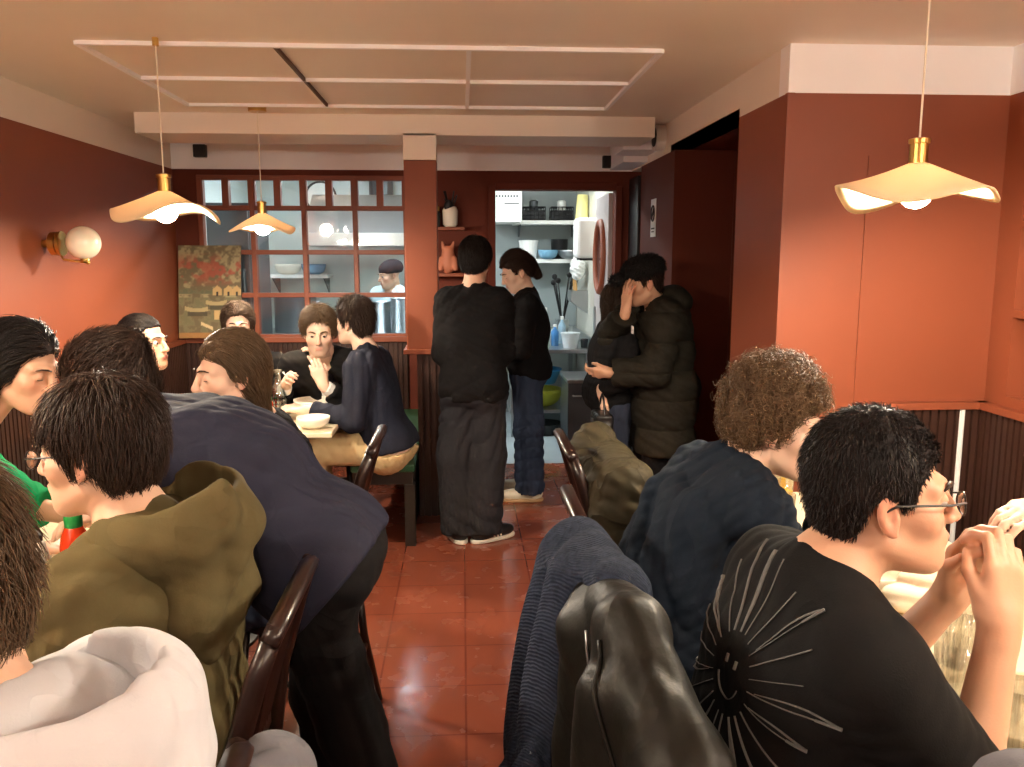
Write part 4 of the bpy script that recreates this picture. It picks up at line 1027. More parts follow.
def child(o, name, f, m, lo=None, hi=None, h=None, sm=True):
    v, fc = polyg(f, o.lo - 0.08 if lo is None else lo, o.hi + 0.08 if hi is None else hi, h or o.h * 1.15)
    return mesh_obj(name, v, fc, m, o.root, o.org, sm)
def top(o, name, m, b=0.016, sleeve=1.0, hem=0.10, seed=1, amp=0.010, neck_b=0.006, flare=0.0, fs=1.0, collar=0.0, puff=0.0, label=None, cb=None, arm_b=None, extra=None, dip=0.03, cuff=0.004):
    """a garment over torso and arms; sleeve 0..1 reaches along upper arm (to .5) and forearm"""
    ab = b if arm_b is None else arm_b
    def f(p):
        hgt = (p - o.P) @ o.u
        d = o.torso(p, b)
        d = smin(d, o.seat(p, b * 0.9), 0.06)
        if flare:
            for k in (1, -1): d = smin(d, cap(p, o.P + o.r * 0.08 * k * o.w, o.P + o.r * 0.09 * k * o.w - o.u * 0.2, 0.11 + b, 0.11 + b + flare), 0.05)
        d = smax(d, -(hgt + hem), 0.012)
        for s in 'LR':
            a = o.arm(p, s, ab)
            if sleeve < 0.5:
                e = o.S[s] + (o.E[s] - o.S[s]) * sleeve * 2; n = nrm(o.E[s] - o.S[s])
                a = cap(p, o.S[s], o.E[s], 0.052 + ab, 0.046 + ab + 0.012)
            else:
                e = o.E[s] + (o.Wr[s] - o.E[s]) * (sleeve - 0.5) * 2; n = nrm(o.Wr[s] - o.E[s])
                k_ = (sleeve - 0.5) * 2
                a = smin(cap(p, o.S[s], o.E[s], 0.052 + ab, 0.041 + ab), cap(p, o.E[s], e, 0.041 + ab, 0.041 - 0.014 * k_ + ab), 0.02)
            pl = (p - e) @ n
            lim = np.where(np.sqrt(((p - e) ** 2).sum(1)) < 0.13, pl, -1.0)
            a = smax(a, lim, 0.006)
            d = smin(d, a, 0.035)
        if extra: d = extra(p, d)
        if collar:
            rg_ = np.abs(cap(p, o.N - o.u * 0.01, o.N + (o.nb - o.N) * collar, o.nr + 0.016, o.nr + 0.012)) - 0.005
            d = smin(d, rg_, 0.012)
        d = d + folds(p, seed, amp, fs)
        nk = cap(p, o.N - o.u * dip + o.f * 0.035, o.nb, o.nr + neck_b, o.nr + neck_b)
        d = smax(d, -nk, 0.006)
        return d
    ob = child(o, name, f, m)
    if label: ob['label'] = label
    return ob
def neckband(o, m, name='collar', rr=0.007, gap=0.012, drop=0.012):
    """ribbed band round the neck opening"""
    c = o.N - o.u * drop + o.f * 0.012; n = nrm(nrm(o.nb - o.N) + o.u * 0.6 - o.f * 0.25)
    a = nrm(np.cross(n, o.r)); b = np.cross(a, n); R = o.nr + gap
    pts = [c + a * math.cos(q) * R * 1.08 + b * math.sin(q) * R for q in np.linspace(0, 2 * math.pi, 36, endpoint=False)]
    return MB().tube(pts, rr, 8, closed=True).build(name, m, o.root, o.org, smooth=True)
def trousers(o, m, b=0.014, bk=0.01, ba=0.02, seed=2, amp=0.009, rise=-0.065, name='trousers', end=0.0):
    def f(p):
        d = o.seat(p, b)
        wst = smin(cap(p, o.P + o.r * 0.07, o.P + o.r * 0.07 + o.u * rise, 0.11 + b, 0.10 + b), cap(p, o.P - o.r * 0.07, o.P - o.r * 0.07 + o.u * rise, 0.11 + b, 0.10 + b), 0.08)
        d = smin(d, wst, 0.05)
        d = smax(d, (p - o.P) @ o.u - rise, 0.01)
        for s in 'LR':
            l = o.leg(p, s, b, bk, ba); n = nrm(o.A[s] - o.K[s])
            pl = (p - (o.A[s] + V(0, 0, end))) @ n
            l = smax(l, np.where((p - o.A[s]) @ V(0, 0, 1) < 0.3, pl, -1.0), 0.006)
            d = smin(d, l, 0.035)
        return d + folds(p, seed, amp, 1.1)
    return child(o, name, f, m)
def shoes(o, m, sole, stripes=None, dirs=None):
    for s, k in (('R', 1), ('L', -1)):
        d = nrm((dirs or {}).get(s, o.fh)); a = V(o.A[s][0], o.A[s][1], 0); r = V(d[1], -d[0], 0)
        def f(p, a=a, d=d, r=r):
            q = np.stack([(p - a) @ r, (p - a) @ d, p[:, 2]], 1)
            x = smin(ell(q, (0, -0.02, 0.055), (0.042, 0.068, 0.055)), ell(q, (0, 0.10, 0.045), (0.046, 0.10, 0.04)), 0.04)
            x = smin(x, cap(q, (0, -0.02, 0.05), (0, -0.015, 0.105), 0.042, 0.044), 0.03)
            return smax(x, -(q[:, 2] - 0.016), 0.006)
        ob = child(o, 'shoe', f, m, a + V(-0.25, -0.25, 0), a + V(0.25, 0.25, 0.2), 0.006)
        def g(p, a=a, d=d, r=r):
            q = np.stack([(p - a) @ r, (p - a) @ d, p[:, 2]], 1)
            x = smin(ell(q, (0, -0.02, 0.012), (0.045, 0.072, 0.09)), ell(q, (0, 0.10, 0.012), (0.049, 0.105, 0.09)), 0.04)
            return smax(x, np.abs(q[:, 2] - 0.012) - 0.012, 0.004)
        v, fc = polyg(g, a + V(-0.25, -0.25, -0.02), a + V(0.25, 0.25, 0.1), 0.006); mesh_obj('sole', v, fc, sole, ob, o.org, True)
        if stripes:
            mb = MB()
            for j in range(3):
                for sd in (1, -1):
                    c = a + d * (0.03 + 0.022 * j)
                    mb.tube([c + r * sd * 0.046 + V(0, 0, 0.03) + d * 0.012, c + r * sd * 0.045 + V(0, 0, 0.055), c + r * sd * 0.036 + V(0, 0, 0.082) - d * 0.012], 0.005, 6)
            mb.build('stripes', stripes, ob, o.org)

# ---- hair
def hairvol(t=0.012, line=((-0.2, -0.085), (-0.085, -0.085), (-0.05, -0.05), (-0.03, 0.008), (0.008, 0.012), (0.014, -0.008), (0.03, -0.006), (0.036, 0.03), (0.06, 0.060), (0.09, 0.072), (0.3, 0.08)), top=0.0, back=0.0, front=0.0, extra=None):
    ys, zs = zip(*line)
    def f(q):
        d = ell(q, (0, -0.016 - back * 0.5 + front * 0.4, 0.036 + top * 0.5), (0.075 + t, 0.095 + t + back * 0.6 + front * 0.4, 0.085 + t + top * 0.6))
        d = smin(d, ell(q, (0, -0.045, -0.02), (0.058 + t, 0.05 + t, 0.07)), 0.03)
        d = smax(d, (np.interp(q[:, 1], ys, zs) - q[:, 2]) * 0.75, 0.008)
        if extra: d = extra(q, d)
        return d
    return f
def hair(o, vol, m, n=2500, L=0.05, flow=None, lift=0.003, noise=0.25, wd=0.0016, seed=1, rough=0.004, steps=6, name='hair', h=None, curl=None, ext=0.30, nscale=90):
    """hair mass with separate locks lying along its flow; given in the head's frame"""
    def f(q): 
        d = vol(q)
        return d + rough * np.sin(q @ V(nscale, nscale * .3, nscale * .5) + 2 * np.sin(q @ V(30, -50, 40))) * np.sin(q @ V(-nscale * .4, nscale * .7, nscale * .2) + 1) if rough else d
    v, fc = polyg(f, V(-ext * .6, -ext, -ext * 1.15), V(ext * .6, ext * .7, ext * .75), (h or max(0.004, o.h * 0.85)) / o.hs)
    rg = np.random.RandomState(seed)
    flow = flow or (lambda q: np.where((q[:, 1] > 0.035)[:, None], np.stack([2 * q[:, 0], -0.06 + 0 * q[:, 1], 0.01 + 0 * q[:, 2]], 1), np.stack([q[:, 0] * 0.9, q[:, 1] * 0.5 - 0.02, -0.25 - q[:, 2]], 1)))
    VV, FF = [v], [fc.tolist()]; off = len(v)
    idx = rg.randint(0, len(v), n); p = v[idx].copy()
    ln = L * rg.uniform(0.6, 1.3, n); dirn = rg.normal(size=(n, 3)) * noise
    li = lift * rg.uniform(0.1, 1.5, n); path = []; nr_ = []
    for k in range(steps + 1):
        g = grad(vol, p); path.append(p.copy()); nr_.append(g)
        d = flow(p); d = d / (np.linalg.norm(d, axis=1, keepdims=True) + 1e-9) + dirn
        d = d - g * (d * g).sum(1, keepdims=True) * 0.85
        d /= np.linalg.norm(d, axis=1, keepdims=True) + 1e-9
        p = p + d * (ln / steps)[:, None]
        val = vol(p); p = p - g * (np.clip(val - li * (1 + k * 0.5), -0.02, 0.03) * 0.7)[:, None]
    path = np.stack(path, 1); nr_ = np.stack(nr_, 1)
    if curl:
        ph = rg.uniform(0, 6.28, n); m_ = 20; tt = np.linspace(0, 1, m_); rr = curl * rg.uniform(0.6, 1.3, n)
        cent = p * 0 + path[:, 0]; g0 = nr_[:, 0]; tn = np.cross(g0, rg.normal(size=(n, 3))); tn /= np.linalg.norm(tn, axis=1, keepdims=True); bn = np.cross(g0, tn)
        gdir = g0 + 0.5 * rg.normal(size=(n, 3)); gdir /= np.linalg.norm(gdir, axis=1, keepdims=True)
        turns = rg.uniform(1.2, 2.4, n)
        A = ph[:, None] + 6.28 * turns[:, None] * tt
        path = cent[:, None] + gdir[:, None] * (tt * ln[:, None])[:, :, None] + (tn[:, None] * np.cos(A)[:, :, None] + bn[:, None] * np.sin(A)[:, :, None]) * rr[:, None, None]
        nr_ = np.repeat(g0[:, None], m_, 1); steps = m_ - 1
    m_ = path.shape[1]
    tg = np.gradient(path, axis=1); tg /= np.linalg.norm(tg, axis=2, keepdims=True) + 1e-9
    sd = np.cross(tg, nr_); sd /= np.linalg.norm(sd, axis=2, keepdims=True) + 1e-9
    wdt = (wd * rg.uniform(0.6, 1.4, n))[:, None, None] * (1 - 0.8 * np.linspace(0, 1, m_) ** 2)[None, :, None]
    a = path - sd * wdt; b = path + sd * wdt; c_ = path + np.cross(sd, tg) * wdt * 0.8
    tri = np.stack([a, b, c_], 2).reshape(n, m_ * 3, 3)
    base = np.arange(n)[:, None, None, None] * m_ * 3 + np.arange(m_ - 1)[None, :, None, None] * 3
    kk = np.array([[0, 1, 4, 3], [1, 2, 5, 4], [2, 0, 3, 5]])[None, None]
    faces = (base + kk).reshape(-1, 4) + off
    vv = np.concatenate([v, tri.reshape(-1, 3)]); ff = np.concatenate([fc, faces])
    return mesh_obj(name, o.toworld(vv), ff, m, o.root, o.org, True)
def glasses(o, rim=0.0016, label=None, z=0.002, half=False):
    mb = MB(); W = o.toworld
    for k in (1, -1):
        ring = [W((k * 0.033 + 0.023 * math.cos(q), 0.112 - 0.25 * max(0, abs(k * 0.033 + 0.023 * math.cos(q)) - 0.03), z - 0.004 + 0.017 * math.sin(q))) for q in np.linspace(0, 2 * math.pi, 28, endpoint=False)]
        mb.tube(ring, rim * o.hs, 6, closed=True)
        mb.tube([W((k * 0.056, 0.106, z + 0.003)), W((k * 0.072, 0.08, z + 0.004)), W((k * 0.080, 0.0, z + 0.004)), W((k * 0.078, -0.025, z - 0.012))], rim * 1.2 * o.hs, 6)
    mb.tube([W((-0.011, 0.113, z)), W((0, 0.117, z + 0.003)), W((0.011, 0.113, z))], rim * o.hs, 6)
    g = mb.build('glasses', M['lens_frame'], o.root, o.org)
    for k in (1, -1):
        n = 20; pts = [W((k * 0.033 + 0.0225 * math.cos(q), 0.112 - 0.25 * max(0, abs(k * 0.033 + 0.0225 * math.cos(q)) - 0.03), z - 0.004 + 0.0165 * math.sin(q))) for q in np.linspace(0, 2 * math.pi, n, endpoint=False)]
        MB().add(pts, [tuple(range(n))]).build('lens', M['lens'], g, o.org)
    return g
# ------------------------------------------------------------------ the diners
def cloth(k, c, rough=0.9, bs=350, bump=0.15, var=0.06, fold=0.16, **kw): return mk(k, S(*c), rough, bump=bump, bscale=bs, var=var, vscale=6, spec=0.12, fold=fold, **kw)
cloth('tee_black', (21, 21, 22), fold=0.1); cloth('navy_henley', (25, 33, 44)); cloth('olive_hoodie', (82, 73, 48)); cloth('white_hoodie', (198, 200, 204))
cloth('navy_blouse', (36, 37, 51), 0.8); cloth('black_cloth', (22, 21, 22)); cloth('denim', (48, 58, 78), bs=600); cloth('dark_denim', (54, 60, 76)); cloth('black_knit', (20, 19, 20))
cloth('charcoal', (40, 40, 44)); cloth('green_top', (22, 140, 84)); cloth('navy_jumper', (33, 36, 48)); cloth('beige', (196, 170, 126)); cloth('puffer', (34, 31, 25), 0.75, bs=80)
cloth('grey_sweat', (98, 98, 104)); cloth('cook_white', (180, 200, 210)); cloth('shirt_white', (232, 230, 226))
mk('sneaker', S(222, 212, 188), 0.5); mk('sneaker_black', S(26, 25, 26), 0.5); mk('sole_gum', S(188, 150, 110), 0.6); mk('sole_white', S(220, 214, 200), 0.6); mk('print', S(92, 92, 90), 0.7)

# 1 man in the black T-shirt at the right table
o = person('man in a black T-shirt with a sun print, hands clasped before his face', (0.50, 1.22, 0.55), (0.55, 1.20, 1.12), (1, 0.02), (0.636, 1.20, 1.258), (1, -0.16, 0.02), h=0.0045, skin='tan', w=0.98, hs=0.99, slouch=0.03,
           arms=dict(R=dict(w=(0.80, 1.13, 1.07), pole=(0.75, 1.02, 0.5), fd=(0.15, 0.18, 0.75), pn=(-0.2, 1, 0.1), curl=1.25, thumb=0.6),
                     L=dict(w=(0.81, 1.27, 1.065), pole=(0.75, 1.45, 0.5), fd=(0.1, -0.3, 0.75), pn=(-0.1, -1, 0.0), curl=1.1, thumb=0.6)))
tee = top(o, 'tshirt', M['tee_black'], 0.018, 0.43, 0.12, 7, 0.009, 0.007, arm_b=0.022, fs=0.8)
neckband(o, M['tee_black'], rr=0.006)
hair(o, hairvol(0.007, top=0.012), M['hair_black'], 7000, 0.013, noise=0.25, lift=0.0025, wd=0.0009, rough=0.0015, steps=4)
glasses(o)
def shirt_print(o):
    """smiling sun on the back of the shirt, laid onto its surface"""
    deps = bpy.context.evaluated_depsgraph_get()
    from mathutils.bvhtree import BVHTree
    me = tee.data; bv = BVHTree.FromPolygons([v.co[:] for v in me.vertices], [p.vertices[:] for p in me.polygons])
    c = V(0.45, 1.19, 0.985) - o.org; back = V(-1, -0.55, 0.15)
    n = nrm(back); xax = nrm(np.cross(V(0, 0, 1), n)); yax = np.cross(n, xax); mb = MB()
    def hit(u, v_):
        s = c + xax * u + yax * v_ + n * 0.5
        h = bv.ray_cast(s.tolist(), (-n).tolist()); return None if h[0] is None else V(h[0]) + V(h[1]) * 0.0015
    def line(pts, w0, w1):
        q = [hit(*p) for p in pts]; q = [a for a in q if a is not None]
        if len(q) > 2: mb.tube(q, list(np.linspace(w0, w1, len(q))), 6, 0.5)
    rg = random.Random(6)
    for i in range(22):
        a = 2 * math.pi * i / 22 + rg.uniform(-0.06, 0.06); r0 = 0.060; r1 = rg.uniform(0.15, 0.205)
        w_ = rg.choice((0.0015, 0.002, 0.0026))
        line([((r0 + (r1 - r0) * t) * math.cos(a), (r0 + (r1 - r0) * t) * math.sin(a)) for t in np.linspace(0, 1, 10)], w_ * 0.7, w_)
        if i % 3 == 0:
            line([((r0 + (r1 - r0) * t) * math.cos(a + 0.08 * (1 - t) * t * 2), (r0 + (r1 - r0) * t) * math.sin(a + 0.16 * (1 - t) * t * 2)) for t in np.linspace(0.1, 1, 10)], 0.0012, 0.003)
            line([((r0 + (r1 - r0) * t) * math.cos(a), (r0 + (r1 - r0) * t) * math.sin(a)) for t in np.linspace(0.75, 1, 5)], 0.003, 0.005)
    line([(0.034 * math.cos(q), 0.034 * math.sin(q) - 0.002) for q in np.linspace(math.pi * 1.08, math.pi * 1.92, 14)], 0.0016, 0.0016)
    for sx_ in (-0.014, 0.014): line([(sx_, 0.012), (sx_, 0.018), (sx_, 0.024)], 0.003, 0.003)
    mb.build('sun_print', M['print'], tee)
shirt_print(o)
trousers(o, M['charcoal'])
# 2 curly-haired man
o = person('curly-haired man in a dark navy long-sleeved top leaning over the right table', (0.50, 1.95, 0.54), (0.66, 1.97, 1.10), (1, 0.05), (0.765, 1.95, 1.215), (1, -0.42, -0.18), h=0.005, skin='pale', w=1.08, hs=1.03, slouch=0.06,
           arms=dict(R=dict(w=(0.90, 1.93, 0.98), pole=(0.80, 1.6, 0.3), fd=(0.0, 0.15, 1), pn=(-1, 0.2, 0), curl=0.9),
                     L=dict(w=(1.0, 2.15, 0.80), pole=(0.8, 2.5, 0.5), fd=(1, -0.3, 0), pn=(0, 0, -1), curl=0.4)), stubble=0.25, brow='curl')
top(o, 'henley', M['navy_henley'], 0.022, 0.97, 0.12, 12, 0.016, 0.008, fs=0.9); neckband(o, M['navy_henley'])
hair(o, hairvol(0.018, top=0.022, back=0.006, line=((-0.2, -0.09), (-0.07, -0.09), (-0.04, -0.05), (-0.02, -0.01), (0.02, -0.03), (0.03, 0.03), (0.06, 0.06), (0.1, 0.07), (0.3, 0.08))), M['hair_curl'], 2200, 0.022, curl=0.008, wd=0.0016, rough=0.008, nscale=140)
trousers(o, M['charcoal'])
# 3 man in the olive hoodie
def hood(o, m, big=1.0, dz=0.0, seed=3, amp=0.006):
    N, u, f, r = o.N, o.u, o.f, o.r
    R = np.stack([r, f, u], 1)
    def g(p):
        q = (p - N) @ R / big
        ring = None
        out = ell(q, (0, -0.055, 0.0 + dz), (0.148, 0.130, 0.105)); inn = ell(q, (0, -0.020, 0.060 + dz), (0.112, 0.112, 0.115))
        d = smax(out, -inn, 0.022)
        d = smin(d, ell(q, (0, -0.115, -0.085), (0.13, 0.055, 0.105)), 0.03)
        d = smax(d, q[:, 1] - 0.055 - 0.5 * np.clip(-q[:, 2], 0, 1), 0.02)
        w1 = q[:, 2] * 55 + 7 * np.abs(q[:, 0]) * 6 + 2 * np.sin(q[:, 0] * 20 + seed)
        d = d + folds(p, seed, amp, 0.7) - 0.006 * np.sin(w1) * (q[:, 1] < 0)
        d = smax(d * big, -cap(p, N - u * 0.08, o.nb, o.nr + 0.010, o.nr + 0.012), 0.008)
        return d
    return child(o, 'hood', g, m, N - 0.3, N + 0.3, o.h)
o = person('man with glasses in an olive green hoodie at the lower left table', (-0.60, 1.46, 0.55), (-0.575, 1.46, 1.13), (-1, 0.10), (-0.645, 1.475, 1.285), (-1, 0.12, -0.12), h=0.005, skin='warm', w=0.97, hs=0.95, slouch=0.03,
           arms=dict(L=dict(w=(-0.90, 1.42, 0.785), pole=(-0.35, 1.2, 0.4), fd=(-1, 0.25, 0.0), pn=(0, 0, -1), curl=0.7), R=dict(w=(-0.92, 1.68, 0.80), pole=(-0.6, 2.0, 0.5), fd=(-1, -0.2, 0), pn=(0, 0, -1))))
top(o, 'hoodie', M['olive_hoodie'], 0.024, 0.9, 0.14, 21, 0.014, 0.012, arm_b=0.03, fs=0.62)
hood(o, M['olive_hoodie'], 1.12, 0.02)
hair(o, hairvol(0.010, top=0.008, back=0.004, line=((-0.2, -0.095), (-0.07, -0.095), (-0.04, -0.055), (-0.02, -0.018), (0.02, -0.022), (0.03, 0.02), (0.06, 0.046), (0.1, 0.056), (0.3, 0.06))), M['hair_dark'], 6000, 0.065, noise=0.18, lift=0.004, wd=0.0015, rough=0.005,
     flow=lambda q: np.stack([q[:, 0] * 1.2, (q[:, 1] + 0.05) * 0.9 + 0.01, -0.3 - q[:, 2] * 2.0], 1))
glasses(o); trousers(o, M['denim'])
# 4 man in the white hoodie
o = person('man in a white hoodie at the lower left corner, seen from behind', (-0.53, 0.86, 0.53), (-0.485, 0.86, 1.085), (-1, 0.18), (-0.605, 0.90, 1.262), (-1, 0.4, -0.2), h=0.0045, skin='warm', w=1.10, hs=1.02, slouch=0.05,
           arms=dict(L=dict(w=(-0.86, 0.62, 0.84), pole=(-0.5, 0.3, 0.4), fd=(-1, 0.2, 0), pn=(0, 0, -1)), R=dict(w=(-0.90, 1.06, 0.80), pole=(-0.6, 1.4, 0.5), fd=(-1, -0.2, 0), pn=(0, 0, -1))))
top(o, 'hoodie', M['white_hoodie'], 0.045, 0.95, 0.12, 33, 0.012, 0.014, arm_b=0.04, fs=0.5)
hood(o, M['white_hoodie'], 1.1, 0.02, 8)
hair(o, hairvol(0.018, top=0.015), M['hair_light'], 6000, 0.06, noise=0.3, lift=0.005, wd=0.0014, rough=0.005)
trousers(o, M['denim'])
# 5 woman bending over the table
o = person('woman in a navy blouse and black trousers bending over the table, hair pinned up', (-0.37, 1.93, 0.925), (-0.72, 1.97, 1.235), (-0.6, 0.05, -0.8), (-0.845, 2.02, 1.295), (-0.9, 0.35, -0.45), h=0.005, fem=0.7, skin='light', w=0.98, slouch=0.05, legs='stand',
           knees=dict(L=(-0.275, 1.87, 0.50), R=(-0.38, 2.06, 0.50)), ankles=dict(L=(-0.14, 1.84, 0.085), R=(-0.34, 2.10, 0.085)),
           arms=dict(L=dict(w=(-1.0, 2.30, 0.90), pole=(-0.8, 1.9, 0.6), fd=(-1, 0, -0.3), pn=(0, 0, -1)), R=dict(w=(-0.93, 2.30, 1.18), pole=(-0.6, 2.5, 0.9), fd=(-0.9, 0.1, 0.3), pn=(0.2, -0.4, -1), curl=0.8)))
top(o, 'blouse', M['navy_blouse'], 0.02, 0.9, 0.10, 41, 0.012, 0.008, flare=0.012, arm_b=0.02, fs=0.7)
trousers(o, M['black_cloth'], 0.008, 0.008, 0.012, amp=0.006); shoes(o, M['sneaker_black'], M['sole_white'])
def bun(q, d): 
    d = smin(d, ell(q, (0, -0.09, 0.08), (0.05, 0.045, 0.04)), 0.02); return d
hair(o, hairvol(0.014, top=0.012, extra=bun), M['hair_dark'], 3500, 0.06, noise=0.18, lift=0.004, rough=0.004,
     flow=lambda q: np.stack([-q[:, 0], -0.13 - q[:, 1], 0.08 - q[:, 2]], 1))
# 6 brown-haired woman looking left
def longhair(len_=0.22, wid=0.075, back=-0.05, side=True):
    def e(q, d):
        d = smin(d, cap(q, (0, back, 0.0), (0, back - 0.01, -len_), wid, wid * 0.8), 0.04)
        if side:
            for k in (1, -1): d = smin(d, cap(q, (k * 0.068, -0.012, 0.02), (k * 0.07, -0.0, -len_ * 0.85), 0.026, 0.022), 0.02)
        return d
    return e
o = person('woman with long brown hair looking left behind the bending woman', (-0.55, 2.72, 0.54), (-0.66, 2.70, 1.08), (-1, -0.10), (-0.725, 2.60, 1.262), (-1, -0.75, -0.10), h=0.0055, fem=1.0, skin='light', w=0.92, lid=-0.001,
           arms=dict(L=dict(w=(-0.93, 2.50, 0.98), pole=(-0.6, 2.3, 0.4), fd=(-0.3, 0.1, 1), pn=(-1, 0, 0), curl=0.9), R=dict(w=(-1.0, 2.85, 0.80), pole=(-0.6, 3.2, 0.4), fd=(-1, -0.2, 0), pn=(0, 0, -1))), brow='brown')
top(o, 'top', M['black_knit'], 0.018, 0.95, 0.12, 51, 0.01); trousers(o, M['denim'])
hair(o, hairvol(0.012, top=0.004, line=((-0.2, -0.3), (-0.02, -0.3), (0.0, -0.0), (0.02, -0.0), (0.028, 0.03), (0.05, 0.055), (0.085, 0.072), (0.3, 0.08)), extra=longhair(0.25, 0.046, -0.062, False)), M['hair_light'], 4500, 0.13, noise=0.08, lift=0.003, rough=0.003,
     flow=lambda q: np.stack([q[:, 0] * 2, -0.25 + 0 * q[:, 1] - np.clip(q[:, 2], 0, 1) * 4, -0.6 - q[:, 2] * 0], 1))
# 7 woman in green
o = person('woman with a dark bob in a green top looking down at the left edge', (-1.62, 2.08, 0.55), (-1.34, 2.21, 1.12), (1, 0.45), (-1.165, 2.25, 1.335), (1, -0.22, -0.36), h=0.0055, fem=1.0, skin='tan', w=0.95, hs=0.94, lid=-0.002,
           arms=dict(R=dict(w=(-1.20, 2.22, 0.83), pole=(-1.3, 1.7, 0.6), fd=(1, 0.25, 0.1), pn=(0, 0, -1), curl=0.8), L=dict(w=(-1.08, 2.50, 0.82), pole=(-1.3, 2.9, 0.5), fd=(1, -0.3, 0), pn=(0, 0, -1))))
top(o, 'green_top', M['green_top'], 0.024, 0.6, 0.12, 61, 0.013, 0.02, arm_b=0.026, dip=0.06); trousers(o, M['black_cloth'])
def bob(q, d):
    v = ell(q, (0, -0.035, -0.035), (0.098, 0.088, 0.125)); v = smax(v, -0.128 - q[:, 2], 0.01); v = smax(v, q[:, 1] - 0.012 - 0.3 * np.clip(q[:, 2], -0.2, 0.05), 0.012); return smin(d, v, 0.02)
hair(o, hairvol(0.009, top=0.004, extra=bob), M['hair_black'], 5000, 0.11, noise=0.08, lift=0.004, rough=0.003, flow=lambda q: np.stack([q[:, 0] * 6, -0.1 - 5 * np.clip(q[:, 1], 0, 1), -0.45 + 4.5 * np.clip(q[:, 2] - 0.02, 0, 0.06)], 1))
# 8 woman with slicked-back hair
o = person('woman with slicked-back dark hair in profile by the left wall', (-1.66, 3.74, 0.54), (-1.49, 3.74, 1.06), (1, 0.1), (-1.405, 3.74, 1.245), (1, -0.28, 0.02), h=0.006, fem=1.0, skin='tan', w=0.92,
           arms=dict(R=dict(w=(-1.1, 3.42, 0.80), pole=(-1.4, 3.1, 0.5), fd=(1, 0.2, 0), pn=(0, 0, -1)), L=dict(w=(-1.12, 3.72, 0.80), pole=(-1.4, 4.0, 0.5), fd=(1, -0.2, 0), pn=(0, 0, -1))))
top(o, 'top', M['black_knit'], 0.014, 0.95, 0.12, 71, 0.008, 0.02, dip=0.06); trousers(o, M['black_cloth'])
def lowbun(q, d): return smin(d, ell(q, (0, -0.125, 0.0), (0.032, 0.028, 0.032)), 0.012)
hair(o, hairvol(0.006, line=((-0.2, -0.085), (-0.085, -0.085), (-0.05, -0.05), (-0.03, 0.0), (0.005, 0.0), (0.02, 0.035), (0.05, 0.065), (0.09, 0.078), (0.3, 0.08)), extra=lowbun), M['hair_black'], 3000, 0.07, noise=0.05, lift=0.002, rough=0.0015, flow=lambda q: np.stack([-q[:, 0] * 1.2, -0.2 - q[:, 1], -0.02 - q[:, 2] * 0.6], 1))
# 9 man behind, only brow and hair in view
o = person('man with short brown hair peeking out beside the painting', (-1.26, 4.98, 0.50), (-1.27, 4.90, 1.04), (0.05, -1), (-1.285, 4.84, 1.225), (0.25, -1, 0.0), h=0.007, skin='pale', w=1.0, brow='brown')
top(o, 'jumper', M['black_knit'], 0.02, 0.95, 0.12, 81, 0.01); trousers(o, M['denim']); shoes(o, M['sneaker_black'], M['sole_white'])
hair(o, hairvol(0.014, top=0.014, line=((-0.2, -0.085), (-0.085, -0.085), (-0.05, -0.05), (-0.02, -0.004), (0.02, -0.004), (0.03, 0.03), (0.06, 0.065), (0.1, 0.08), (0.3, 0.085))), M['hair_brown'], 2500, 0.05)
stool = thing('stool', 'dark wooden stool under the man peeking out beside the painting', 'stool', (-1.26, 5.0, 0))
MB().lathe([(0.16, 0.38), (0.17, 0.39), (0.17, 0.41), (1e-6, 0.415)], n=24).build('seat', M['wood_dark'], stool)
for k in range(4):
    a = 0.8 + k * 1.571; MB().tube([(0.12 * math.cos(a), 0.12 * math.sin(a), 0.385), (0.16 * math.cos(a), 0.16 * math.sin(a), 0)], 0.016, 8).build('leg', M['wood_dark'], stool)
# 10 man facing the viewer
o = person('man in a dark jacket and white shirt facing the viewer at the far table', (-0.79, 4.95, 0.55), (-0.80, 4.78, 1.06), (0.05, -1), (-0.80, 4.68, 1.21), (0.10, -1, -0.25), h=0.006, skin='pale', w=1.0, brow='light', stubble=0.35, hs=1.05, knees=dict(R=(-1.18, 4.68, 0.5), L=(-0.98, 4.60, 0.5)), ankles=dict(R=(-1.2, 4.66, 0.085), L=(-0.99, 4.58, 0.085)),
           arms=dict(R=dict(w=(-0.98, 4.62, 0.92), pole=(-1.15, 4.85, 0.6), fd=(0.1, -0.5, 0.3), pn=(0.8, 0, -0.5), curl=1.1), L=dict(w=(-0.76, 4.52, 0.93), pole=(-0.5, 4.7, 0.6), fd=(-0.3, 0.0, 0.8), pn=(-0.2, 1, 0), curl=1.0)))
def lapels(p, d): return d
top(o, 'shirt', M['shirt_white'], 0.010, 0.97, 0.08, 91, 0.004, 0.006, collar=0.2)
def open_front(o): 
    def e(p, d):
        q = (p - o.N) @ np.stack([o.r, o.f, o.u], 1)
        return smax(d, -(np.abs(q[:, 0]) - 0.02 + 0.16 * (q[:, 2] + 0.02) * -0.15 - 0.03 * np.clip(1 + q[:, 2] * 4, 0, 1)) * np.where(q[:, 1] > 0.02, 1, -1) if False else -np.where(q[:, 1] > 0.03, np.abs(q[:, 0]) - 0.012, 1.0) * -1 if False else np.where((q[:, 1] > 0.02), 0.028 * np.clip(1.2 + q[:, 2] * 3, 0.3, 1.2) - np.abs(q[:, 0]), -1.0), 0.008)
    return e
top(o, 'jacket', M['black_cloth'], 0.026, 0.9, 0.14, 92, 0.008, 0.012, extra=open_front(o)); trousers(o, M['charcoal']); shoes(o, M['sneaker_black'], M['sole_white'])
